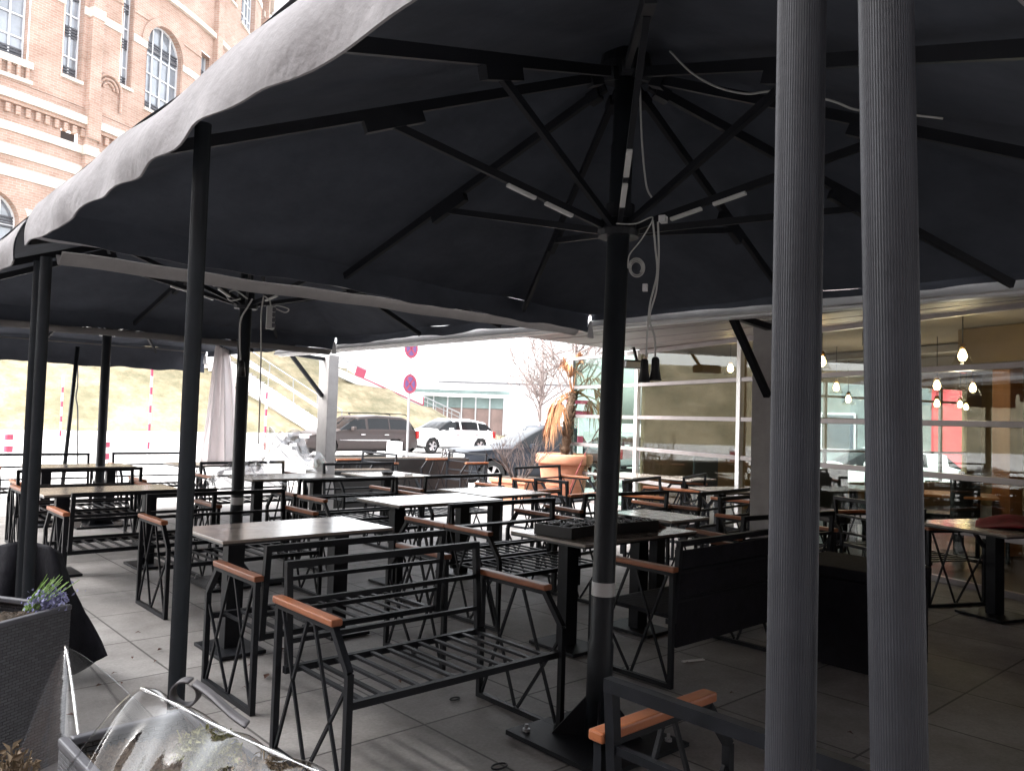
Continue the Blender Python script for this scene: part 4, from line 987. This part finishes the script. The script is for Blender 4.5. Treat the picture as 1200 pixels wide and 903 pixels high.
def xwagon(r, L, W, H):
    for s in (1,-1):
        b = MB(); b.tube(smooth([(1.85,s*.56,H-.02),(1.95,s*.56,H+.05),(4.0,s*.56,H+.05),(4.3,s*.56,H-.02)],4),.018,6); b.build('roof_rail','steel',r)
        b = MB(); b.box((2.3,s*(W/2+.006),.62),(2.1,.02,.035)); b.build('side_trim','chrome',r)
    b = MB(); b.box((-.02,0,.62),(.04,.8,.2)); b.build('grille','blackplastic',r)
car('bronze-grey estate car with roof rails parked beyond the far column', (13.02, 25.75, -.02), 0, 4.7, 1.85, 1.54, [(0,.62),(.08,.78),(.5,.88),(1.2,.97),(1.75,1.28),(2.15,1.48),(2.9,1.54),(4.0,1.50),(4.35,1.38),(4.62,.98),(4.7,.7)], .95,
    [(1.55,2.35),(2.43,3.35),(3.42,4.25)], [.85,3.6], .33, 'p_bronze', extra=xwagon, shield=(1.3,2.05), rear=(4.37,4.58))
def xpick(r, L, W, H):
    b = MB(); b.box((-.03,0,.88),(.09,.95,.34)); b.build('grille','blackplastic',r,bevel=.02)
    for z in (.80,.96):
        b = MB(); b.box((-.085,0,z),(.03,.9,.045)); b.build('grille_bar','chrome',r,bevel=.008)
    b = MB(); b.tube([(-.11,.17*math.cos(t*PI/12),.88+.17*math.sin(t*PI/12)) for t in range(25)],.016,6)
    for k in range(3): a = PI/2+k*2*PI/3; b.bar((-.11,0,.88),(-.11,.16*math.cos(a),.88+.16*math.sin(a)),.03,.02)
    b.build('star_emblem','chrome',r)
    for s in (1,-1):
        b = MB(); b.tube([(.02,s*.68,.55),(-.05,s*.68,.55)],.075,14); b.build('fog_lamp','headlamp',r)
        b = MB(); b.tube(smooth([(2.5,s*.6,H-.05),(2.6,s*.6,H+.04),(3.6,s*.6,H+.04),(3.75,s*.6,H-.05)],4),.018,6); b.build('roof_rail','chrome',r)
    b = MB(); b.box((-.02,0,.46),(.06,1.2,.14)); b.build('bumper_insert','blackplastic',r)
car('dark slate pickup with chrome grille parked behind the dead palm', (13.85, 17.95, -.42), R(-18), 5.2, 1.90, 1.80, [(0,.72),(.06,.98),(.3,1.06),(1.55,1.16),(2.2,1.54),(2.65,1.77),(3.2,1.80),(3.8,1.74),(4.05,1.30),(4.12,1.18),(5.1,1.16),(5.2,.9)], 1.10,
    [(1.92,2.78),(2.86,3.72)], [.95,4.1], .385, 'p_slate', sill=.36, extra=xpick, shield=(1.62,2.55), rear=(3.85,4.04))
car('white hatchback parked behind the pickup\'s bonnet', (18.9, 27.6, -.02), 0, 4.3, 1.8, 1.48, [(0,.6),(.1,.78),(1.0,.95),(1.7,1.34),(2.1,1.47),(3.0,1.48),(3.8,1.36),(4.2,1.0),(4.3,.7)], .93, [(1.5,2.3),(2.4,3.3),(3.36,3.8)], [.82,3.4], .32, 'p_white', shield=(1.15,1.95), rear=(3.84,4.15))
car('silver car parked to the right of the palm, mostly behind the umbrella pole', (22.0, 20.6, -.42), 0, 4.4, 1.8, 1.46, [(0,.6),(.1,.78),(1.0,.95),(1.7,1.32),(2.1,1.45),(3.0,1.46),(3.7,1.25),(4.3,1.0),(4.4,.7)], .93, [(1.5,2.3),(2.4,3.3)], [.82,3.5], .32, 'p_silver', shield=(1.15,1.95), rear=(3.3,4.0))
q = cf(8.0, 22.5, -.42); car('white car glimpsed through the restaurant between the foreground posts', q, R(-50), 4.3, 1.8, 1.48, [(0,.6),(.1,.78),(1.0,.95),(1.7,1.34),(2.1,1.47),(3.0,1.48),(3.8,1.36),(4.2,1.0),(4.3,.7)], .93, [(1.5,2.3),(2.4,3.3)], [.82,3.4], .32, 'p_white', shield=(1.15,1.95), rear=(3.84,4.15))

# ------------------------------------------------------------------ street furniture
def nostop():
    p = px(476, 560, 23.0); x, y = p.x, p.y; z0 = -.02
    r = thing('no_stopping_sign', 'post with two round red-rimmed no-stopping signs, one above the other', 'road sign', (x, y, z0), 0)
    b = MB(); b.tube([(0,0,0),(0,0,3.75)], .035, 10); b.build('pole','galv',r)
    for z in (2.47, 3.50):
        rot = Matrix.Rotation(R(48-90-52), 4, 'Z'); 
        d = MB(); vs = [(0,0,0)]+[(.30*math.cos(k*PI/18),0,.30*math.sin(k*PI/18)) for k in range(36)]
        def disc(mb, R0, y0, R1=0):
            n = 40; a = [(R0*math.cos(2*PI*k/n), y0, R0*math.sin(2*PI*k/n)) for k in range(n)]; c = [(R1*math.cos(2*PI*k/n), y0, R1*math.sin(2*PI*k/n)) for k in range(n)]
            mb.add(a+c, [(k,(k+1)%n,(k+1)%n+n,k+n) for k in range(n)])
        dd = MB(); n = 40; dd.add([(.28*math.cos(2*PI*k/n), s, .28*math.sin(2*PI*k/n)) for s in (-.006,.006) for k in range(n)], [tuple(range(n)), tuple(range(2*n-1,n-1,-1))]+[(k,k+n,(k+1)%n+n,(k+1)%n) for k in range(n)])
        so = dd.build('sign_plate','blue',r); so.location = (-.02,-.05,z); so.rotation_euler = (0,0,R(12))
        rr = MB(); disc(rr,.28,-.010,.205); 
        for a in (PI/4,-PI/4): rr.bar((-.22*math.cos(a),-.010,-.22*math.sin(a)),(.22*math.cos(a),-.010,.22*math.sin(a)),.055,.004,up=(0,1,0))
        rr.build('red_ring_and_cross','red',so)
    return r
nostop()
p = px(462, 536, 21.5); r = thing('warning_barrier', 'white barrier board with an orange band beside the no-stopping sign', 'barrier', (p.x,p.y,-.02), R(-42))
b = MB(); b.box((0,0,.42),(.42,.08,.84)); b.build('board','signwhite',r,bevel=.03); b = MB(); b.box((0,-.043,.22),(.36,.01,.13)); b.build('orange_band','orange',r); b = MB(); b.box((0,0,.03),(.55,.35,.06)); b.build('foot','rubber',r)
def marker(label, x, f, h, r0=.035):
    p = px(x, 500, f); z0 = hill_z(p.x,p.y); r = thing('marker_pole', label, 'marker pole', (p.x,p.y,z0), 0, 'red and white marker poles')
    b = MB(); b.tube([(0,0,0),(0,0,h)], r0, 10); b.build('shaft','signwhite',r)
    b = MB(); k = .3
    while k < h-.15: b.lathe([(r0+.003,k),(r0+.003,k+.22)],n=12); k += .55
    b.build('red_bands','red',r); return r
marker('thin red and white marker pole between the third parasol pole and the dark mid-edge post', 175, 24, 2.7)
marker('thin red and white marker pole beside the thin leaning pole', 71, 30, 2.6)
marker('thin red and white marker pole just right of the second umbrella pole', 311, 26, 2.2)
def bollard(label, x, f, h=.95):
    p = px(x, 520, f); r = thing('bollard', label, 'bollard', (p.x,p.y,ground_z(p.x,p.y)), 0, 'red and white bollards')
    b = MB(); b.lathe([(.09,0),(.09,h-.06),(.07,h-.01),(0,h)],n=16); b.build('body','signwhite',r,smooth=True)
    b = MB(); b.lathe([(.093,h-.22),(.093,h-.1)],n=16); b.lathe([(.093,h-.5),(.093,h-.36)],n=16); b.build('red_bands','red',r)
bollard('white bollard with two red bands at the left edge of the street', 10, 18)
bollard('white bollard with red bands seen beside the third parasol pole', 124, 18.5, .82)
p = px(679, 545, 19.0); r = thing('signpost', 'red and white banded signpost with a red board behind the dead palm', 'road sign', (p.x,p.y,-.3), R(-40))
b = MB(); b.box((0,0,1.0),(.12,.12,2.0)); b.build('post','signwhite',r)
b = MB()
for z in (.75,1.35): b.box((0,0,z),(.125,.125,.24))
b.build('red_bands','red',r)
b = MB(); b.box((-.05,-.08,2.15),(.62,.04,.34)); b.build('red_board','red',r); b = MB(); b.box((-.02,-.105,2.15),(.42,.012,.16)); b.build('white_field','signwhite',r)

# stairs on the slope
a = Vector((24.9,44.5,0)); c = Vector((19.8,51.6,0)); d = (c-a); n = 26; L = d.length; d.normalize(); sd = Vector((-d.y,d.x,0)); W2 = 1.5
st = thing('stairway', 'outdoor stairway with white side walls climbing the grass slope', 'stairs')
b = MB(); z0, z1 = .45, 5.3
for k in range(n):
    p = a + d*(L*(k+.5)/n); z = z0+(z1-z0)*(k+1)/n; b.box((p.x,p.y,z-.4),(L/n,W2*2,.8),math.atan2(d.y,d.x))
b.build('steps','stairs',st)
for s in (-1,1):
    b = MB(); p0 = a+sd*s*(W2+.1); p1 = c+sd*s*(W2+.1); b.bar((p0.x,p0.y,z0+.1),(p1.x,p1.y,z1+.2),.22,.9); b.build('side_wall','plaster',st)
    b = MB(); b.bar((p0.x,p0.y,z0+1.3),(p1.x,p1.y,z1+1.4),.06,.06)
    for k in range(6): t = k/5; q = p0.lerp(p1,t); z = z0+(z1-z0)*t; b.bar((q.x,q.y,z+.3),(q.x,q.y,z+1.35),.05,.05)
    b.build('handrail','galv',st)
# ramp wall with railing and banner
rw = thing('ramp_wall', 'sloping concrete ramp wall with a railing and a red-framed white banner above the grass', 'wall')
R0, R1 = Vector((26.2,49.9,5.0)), Vector((38.9,50.3,.75)); 
pL, pR = px(395,436,56), px(538,500,63)
b = MB(); b.bar(pL, pR, .3, .55); b.build('wall','wallconc',rw)
rl = MB(); up = Vector((0,0,1.1))
rl.bar(pL+up, pR+up, .09, .09); rl.bar(pL+up*.7, pR+up*.7, .05, .05)
for k in range(15): q = pL.lerp(pR,k/14); rl.bar(q, q+up, .06, .06)
rl.build('railing','galv',rw)
b0 = pL.lerp(pR,.14); b1 = pL.lerp(pR,.68); off = -_f*.12
b = MB(); b.bar(b0+off+Vector((0,0,.72)), b1+off+Vector((0,0,.72)), .03, .66); b.build('banner','signwhite',rw)
b = MB(); o2 = off-_f*.03
b.bar(b0+o2+Vector((0,0,.42)), b1+o2+Vector((0,0,.42)), .02, .1); b.bar(b1+o2+Vector((0,0,.4)), b1+o2+Vector((0,0,1.06)), .12, .02, up=_f); 
b1x = b0.lerp(b1,.13); b.bar(b0+o2+Vector((0,0,.72)), b1x+o2+Vector((0,0,.72)), .022, .66); b.build('banner_border','red',rw)
# pavilion
p = cf(-4.6, 76); pv = thing('pavilion', 'low glass pavilion with a flat overhanging roof beyond the ramp', 'building', (p.x,p.y,0), R(-42))
b = MB(); b.box((0,0,1.7),(7.8,5,3.4)); b.build('wall','pavwall',pv)
b = MB(); b.box((0,-2.53,2.9),(7.8,.1,1.0)); b.build('glazing','pavglass',pv)
b = MB()
for k in range(7): b.bar((-3.9+1.3*k,-2.6,0),(-3.9+1.3*k,-2.6,3.4),.12,.12)
b.build('mullions','winframe',pv)
b = MB(); b.box((-.8,-.3,3.85),(10.5,6.5,.3)); b.build('roof','pavglass',pv)
p = cf(2.5,118); far_block('long pale building far behind the bare trees', 'plaster', (p.x,p.y,0), 26, 6, 6.5, R(-42), wins=False)
p = cf(-27.9,92); far_block('white modern building beyond the brick tower\'s right side', 'plaster', (p.x,p.y,0), 3.4, 8, 60, R(-25), wins=False)
r = thing('sky_blocker', 'added unseen building block behind the viewer, keeping skylight off the near terrace', 'building', (-9.5, -10, -.02))  # unseen block added to cut the skylight on the near floor
b = MB(); b.box((-3,0,8.5),(6,52,17)); b.build('wall','plaster_dull',r); b = MB(); b.box((-3,0,17.2),(6.6,52.6,.4)); b.build('roof','greyrim',r)
for k in range(13):
    for z in range(4):
        f = MB(); f.box((.02,-22+k*3.7,2.2+z*3.8),(.1,1.5,2.2)); fo = f.build('window','winframe',r); g = MB(); g.box((.08,-22+k*3.7,2.2+z*3.8),(.04,1.3,2.0)); g.build('pane','winglass',fo)
r = thing('sky_blocker', 'second plain brick building closing the lane on the viewer\'s right', 'building', (0, -12, -.02))  # another unseen block, added to darken the right side
b = MB(); b.box((2,-3,4),(16,6,8)); b.build('wall','plaster_dull',r); b = MB(); b.box((2,-3,8.2),(16.6,6.6,.4)); b.build('roof','greyrim',r)
for k in range(4):
    for z in range(2):
        f = MB(); f.box((-4+k*3.7,.02,2.2+z*3.8),(1.5,.1,2.2)); fo = f.build('window','winframe',r); g = MB(); g.box((-4+k*3.7,.08,2.2+z*3.8),(1.3,.04,2.0)); g.build('pane','winglass',fo)
# bare trees
def bare_tree(label, p, H, seed, lean=.0):
    r = thing('bare_tree', label, 'tree', p, 0, 'leafless trees across the street'); random.seed(seed); b = MB(); t = MB()
    pts = [Vector((0,0,0))]; d = Vector((lean,0,1)).normalized()
    for i in range(6): d = (d+Vector((random.uniform(-.06,.06),random.uniform(-.06,.06),.12))).normalized(); pts.append(pts[-1]+d*H*.62/6)
    t.tube(pts, [H*.017*(1-.1*i) for i in range(7)], 9); t.build('trunk','bark',r,smooth=True)
    def br(p, d, L, rad, lv):
        q = [p]
        for i in range(4): d = (d+Vector((random.uniform(-.22,.22),random.uniform(-.22,.22),random.uniform(-.08,.2)))).normalized(); q.append(q[-1]+d*L/4)
        b.tube(q, [rad*(1-.16*i) for i in range(5)], 4 if lv < 2 else 6, caps=False)
        if lv > 0:
            for k in range(4 if lv > 1 else 5):
                i = random.randint(1,4); a = random.uniform(0,6.28); dd = (d*.7+Vector((math.cos(a),math.sin(a),random.uniform(-.2,.7)))*.75).normalized(); br(q[i], dd, L*random.uniform(.45,.7), rad*.55, lv-1)
    for k in range(13):
        i = random.randint(2,6); a = random.uniform(0,6.28); br(pts[i], Vector((math.cos(a),math.sin(a),random.uniform(.3,1.2))).normalized(), H*random.uniform(.22,.4), H*.0062, 3)
    b.build('crown','branch',r); return r
p = cf(1.35,38); bare_tree('leafless tree left of the dead palm', (p.x,p.y,-.1), 7.4, 4)
p = cf(3.1,36); bare_tree('leafless tree right above the dead palm, reaching the canopy soffit', (p.x,p.y,-.1), 9.0, 8)

# ------------------------------------------------------------------ brick gasometer-like round building
RR = 44.; A2 = Vector((-32.2,50,0)); nA = Vector((-.857,.515,0)); CEN = A2+nA*RR
def cyl(u, z, o=0.):       # arc length u along the wall, height z, outward offset o
    t = u/RR; c, s = math.cos(t), math.sin(t); n = Vector((c*nA.x-s*nA.y, s*nA.x+c*nA.y, 0)); q = CEN-n*(RR+o); return cf(q.x, q.y, z)
bt = thing('brick_building', 'tall round red-brick building with pale stone bands and arched windows, top left', 'building')
Z0, Z1 = 4.0, 56.; U0, U1_ = -9.5, 40.
WINS = []   # u0,u1,z0,z1,arch
def bay(u, top=True):
    for z in (0, 13.2):
        WINS.append((u+2.75, u+4.1, 23.7+z, 31.2+z, False)); WINS.append((u+7.15, u+8.15, 24.8+z, 33.5+z if z == 0 else 31+z, False)); WINS.append((u+9.5, u+13.4, 24.0+z, 30.9+z, True))
for u in (-13.1, 0., 13.1, 26.2): bay(u)
WINS.append((-3.2,.42,23.6,30.5,True)); WINS.append((-3.3,.5,8.5,14.9,True)); WINS.append((9.4,13.4,8.5,14.9,True)); WINS.append((2.84,4.08,19.46,20.0,False))
WINS = [w for w in WINS if w[0] > U0+.3 and w[1] < U1_ and not (w[0] < -2.5 and w[2] > 23 and w[0] != -3.2)]
du = .2; dz = .22; nu = int((U1_-U0)/du); nz = int((Z1-Z0)/dz)
def inside(u, z):
    for (a, b_, c_, d_, ar) in WINS:
        if a < u < b_ and c_ < z < d_:
            if ar:
                rad = (b_-a)/2; zs = d_-rad
                if z > zs and (u-(a+b_)/2)**2+(z-zs)**2 > rad*rad: continue
            return True
    return False
wb = MB(); uvs = []
for j in range(nz+1):
    for i in range(nu+1): wb.v.append(cyl(U0+i*du, Z0+j*dz)); uvs.append((U0+i*du, Z0+j*dz))
for j in range(nz):
    for i in range(nu):
        if not inside(U0+(i+.5)*du, Z0+(j+.5)*dz): a = j*(nu+1)+i; wb.f.append([a,a+1,a+nu+2,a+nu+1]); wb.mi.append(0)
wb.build('wall','brick',bt,uvs=uvs)
def band(name, z0, z1, o, key, u0=U0, u1=U1_, holes=True, uvm=False):
    segs = [(u0,u1)]
    if holes:
        for (a, b_, c_, d_, ar) in WINS:
            if c_ < z1 and d_ > z0:
                ns = []
                for (p, q) in segs:
                    if b_ <= p or a >= q: ns.append((p,q)); continue
                    if a > p: ns.append((p,a))
                    if b_ < q: ns.append((b_,q))
                segs = ns
    b = MB(); uv = []
    for (p, q) in segs:
        n = max(1, int((q-p)/.8)); o0 = len(b.v)
        for i in range(n+1):
            u = p+(q-p)*i/n
            for (zz, oo) in ((z0,0.),(z0,o),(z1,o),(z1,0.)): b.v.append(cyl(u,zz,oo)); uv.append((u, zz+oo))
        for i in range(n):
            for k in range(3): b.f.append([o0+i*4+k, o0+(i+1)*4+k, o0+(i+1)*4+k+1, o0+i*4+k+1]); b.mi.append(0)
        for i in (0,n):
            b.f.append([o0+i*4+k for k in range(4)]); b.mi.append(0)
    return b.build(name, key, bt, uvs=uv)
for z0, z1, o, key in ((15.9,16.6,.10,'stone'),(17.25,17.95,.10,'stone'),(18.8,19.35,.14,'stone'),(20.55,20.8,.25,'brick'),(20.8,21.35,.42,'stone'),(28.45,29.0,.10,'stone'),(33.1,33.5,.3,'stone'),(41.6,42.2,.12,'stone'),(46.5,47.2,.4,'stone'),(13.6,14.1,.1,'stone'),(10.2,10.8,.1,'stone')):
    band('stone_band' if key == 'stone' else 'corbel_band', z0, z1, o, key)
band('moulding', 22.0, 22.12, .07, 'brick'); band('moulding', 30.6, 30.72, .07, 'brick', holes=True)
# little corbel arches
b = MB(); uv = []
u = U0
while u < U1_-1:
    p = cyl(u+.2, 20.2, .12); t = (cyl(u+.3,0)-cyl(u,0)).normalized(); b.box(p, (.28,.26,.55), math.atan2(t.y,t.x)); u += .62
b.build('corbels','brick',bt,uvs=[(v.x,v.z) for v in b.v])
# piers
for u in (-8.55, 4.5, 17.6, 30.7):
    b = MB(); uv = []
    for z0, z1, o, w in ((Z0,19.9,.35,.85),(19.9,22.4,.55,.95),(22.4,Z1,.42,.85)):
        vs = [(u,z0,0),(u,z0,o),(u+w,z0,o),(u+w,z0,0),(u,z1,0),(u,z1,o),(u+w,z1,o),(u+w,z1,0)]
        b.add([cyl(*v) for v in vs], [(0,1,5,4),(1,2,6,5),(2,3,7,6),(4,5,6,7),(3,2,1,0)]); uv += [(v[0]+v[2],v[1]) for v in vs]
    b.build('pier','brick',bt,uvs=uv)
    b = MB()
    for z0, z1 in ((28.4,29.1),(18.75,19.4)):
        vs = [(u-.06,z0,0),(u-.06,z0,.5),(u+.92,z0,.5),(u+.92,z0,0),(u-.06,z1,0),(u-.06,z1,.5),(u+.92,z1,.5),(u+.92,z1,0)]
        b.add([cyl(*v) for v in vs], [(0,1,5,4),(1,2,6,5),(2,3,7,6),(4,5,6,7),(3,2,1,0)])
    b.build('pier_cap','stone',bt)
# blind niche arches beside piers
for u in (-7.9, 5.15, 18.3):
    b = MB(); cu = u+1.1; zs = 24.0; 
    for rad, o in ((1.0,.16),(.72,.10),(.45,.06)):
        pts = [cyl(cu+rad*math.cos(t*PI/12), zs+rad*math.sin(t*PI/12), o) for t in range(13)]; b.tube(pts,.10,6)
    for s in (-1,1): b.tube([cyl(cu+s*1.0,zs,.16),cyl(cu+s*1.0,22.6,.16)],.10,6)
    b.build('niche_arch','brick',bt,uvs=[(v.x*.7+v.y*.7,v.z) for v in b.v])
# balustrade below the far-left window
b = MB()
for k in range(7): b.tube([cyl(-2.9+k*.56,22.35,.15),cyl(-2.9+k*.56,23.1,.15)],.13,8)
b.build('balustrade','brick',bt,uvs=[(v.x*.7+v.y*.7,v.z) for v in b.v])
b = MB()
for z0, z1 in ((22.1,22.35),(23.1,23.55)):
    vs = [(-3.4,z0,0),(-3.4,z0,.3),(.75,z0,.3),(.75,z0,0),(-3.4,z1,0),(-3.4,z1,.3),(.75,z1,.3),(.75,z1,0)]
    b.add([cyl(*v) for v in vs], [(0,1,5,4),(1,2,6,5),(2,3,7,6),(4,5,6,7),(3,2,1,0)])
b.build('sill','stone',bt)
for wi, (a, b_, c_, d_, ar) in enumerate(WINS):
    if d_-c_ < 1: 
        q = MB(); q.quad(cyl(a-.05,c_-.05,-.35),cyl(b_+.05,c_-.05,-.35),cyl(b_+.05,d_+.05,-.35),cyl(a-.05,d_+.05,-.35)); q.build('vent_opening','dark',bt); continue
    rad = (b_-a)/2; zs = d_-rad if ar else d_; cu = (a+b_)/2; IN = -.5
    wf = MB(); nmul = 4 if ar else 2
    def ztop(u): return zs+math.sqrt(max(0,rad*rad-(u-cu)**2)) if ar else d_
    for k in range(nmul+1):
        u = a+.07+(b_-a-.14)*k/nmul; wf.bar(cyl(u,c_,IN+.05),cyl(u,ztop(u)-.02,IN+.05),.11,.10,up=tuple(cyl(u+.1,0)-cyl(u,0)))
    z = c_+.06
    while z < d_-.2:
        if z < zs: wf.bar(cyl(a+.04,z,IN+.05),cyl(b_-.04,z,IN+.05),.09,.10)
        z += 1.45
    if ar:
        pts = [(cu+(rad-.06)*math.cos(t*PI/14), zs+(rad-.06)*math.sin(t*PI/14)) for t in range(15)]
        for i in range(14): wf.bar(cyl(*pts[i],IN+.05),cyl(*pts[i+1],IN+.05),.12,.12)
        wf.bar(cyl(a+.05,zs,IN+.05),cyl(b_-.05,zs,IN+.05),.12,.14)
    wo = wf.build('window','winframe',bt)
    g = MB()
    for (p, q) in [(c_-.1+k*((d_+.1-c_+.1)/6), c_-.1+(k+1)*((d_+.1-c_+.1)/6)) for k in range(6)]: g.quad(cyl(a-.15,p,IN),cyl(b_+.15,p,IN),cyl(b_+.15,q,IN),cyl(a-.15,q,IN))
    g.build('pane','skyglass',wo)
    lv = MB()
    for zl in ([c_+.15, c_+2.95, c_+5.6] if not ar else [c_+.1, zs-.2]):
        for k in range(4):
            if zl+.2*k < d_-.3: lv.bar(cyl(a+.14,zl+.2*k,IN+.1),cyl(b_-.14,zl+.2*k,IN+.1),.06,.12)
    lv.build('louvre','louvre',wo)
    rv = MB(); uv = []
    if ar:
        pr = [(a,c_),(a,zs)]+[(cu-rad*math.cos(t*PI/16), zs+rad*math.sin(t*PI/16)) for t in range(1,16)]+[(b_,zs),(b_,c_)]
    else: pr = [(a,c_),(a,d_),(b_,d_),(b_,c_)]
    for i in range(len(pr)-1):
        rv.quad(cyl(*pr[i],.04),cyl(*pr[i+1],.04),cyl(*pr[i+1],IN),cyl(*pr[i],IN)); uv += [pr[i],pr[i+1],(pr[i+1][0]+.5,pr[i+1][1]),(pr[i][0]+.5,pr[i][1])]
    rv.build('reveal','brick',wo,uvs=uv)
    if ar:
        tr_ = MB(); pts = [(cu-(rad+.25)*math.cos(t*PI/18), zs+(rad+.25)*math.sin(t*PI/18)) for t in range(19)]; uv = []
        for i in range(18):
            p, q = pts[i], pts[i+1]; k = (rad)/(rad+.25); k2 = (rad+.55)/(rad+.25)
            def sc2(P, kk): return (cu+(P[0]-cu)*kk, zs+(P[1]-zs)*kk)
            for (k0,o0,k1,o1) in ((k,.0,k,.12),(k,.12,k2,.12),(k2,.12,k2,.0)):
                tr_.quad(cyl(*sc2(p,k0),o0),cyl(*sc2(q,k0),o0),cyl(*sc2(q,k1),o1),cyl(*sc2(p,k1),o1)); uv += [sc2(p,k0+o0),sc2(q,k0+o0),sc2(q,k1+o1),sc2(p,k1+o1)]
        tr_.build('arch_trim','brick',wo,uvs=uv)
    sl = MB(); vs = [(a-.1,c_-.22,0),(a-.1,c_-.22,.2),(b_+.1,c_-.22,.2),(b_+.1,c_-.22,0),(a-.1,c_,0),(a-.1,c_,.2),(b_+.1,c_,.2),(b_+.1,c_,0)]
    sl.add([cyl(*v) for v in vs], [(0,1,5,4),(1,2,6,5),(2,3,7,6),(4,5,6,7),(3,2,1,0)]); sl.build('window_sill','stone',wo)

# ------------------------------------------------------------------ light
w = bpy.data.worlds.new('World'); sc.world = w; w.use_nodes = True; nt = w.node_tree
bg = nt.nodes['Background']; sk = nt.nodes.new('ShaderNodeTexSky'); sk.sky_type = 'NISHITA'; sk.sun_disc = False
sk.sun_elevation = R(42); sk.sun_rotation = R(-40+90); sk.air_density = 1.; sk.dust_density = 4.; sk.ozone_density = 1.
hs = nt.nodes.new('ShaderNodeHueSaturation'); hs.inputs['Saturation'].default_value = .18
nt.links.new(sk.outputs['Color'], hs.inputs['Color']); nt.links.new(hs.outputs['Color'], bg.inputs['Color']); bg.inputs['Strength'].default_value = .15
sl = bpy.data.lights.new('sun', 'SUN'); sl.energy = 0.8; sl.angle = R(25); sl.color = (1, .96, .92)
so = bpy.data.objects.new('sun', sl); COL.objects.link(so)
sd = Vector((-.62, .28, .73)); so.rotation_euler = sd.to_track_quat('Z', 'Y').to_euler()
sk.sun_elevation = math.asin(sd.normalized().z); sk.sun_rotation = math.atan2(sd.x, sd.y)
vs_ = sc.view_settings; vs_.view_transform = 'Standard'; vs_.look = 'None'; vs_.gamma = 1; vs_.use_curve_mapping = False
vs_.exposure = 3.0
sc.cycles.max_bounces = 10; sc.cycles.transparent_max_bounces = 16; sc.cycles.diffuse_bounces = 5; sc.cycles.glossy_bounces = 5
sc.cycles.caustics_reflective = False; sc.cycles.caustics_refractive = False; sc.cycles.sample_clamp_indirect = 4
sc.cycles.use_denoising = True
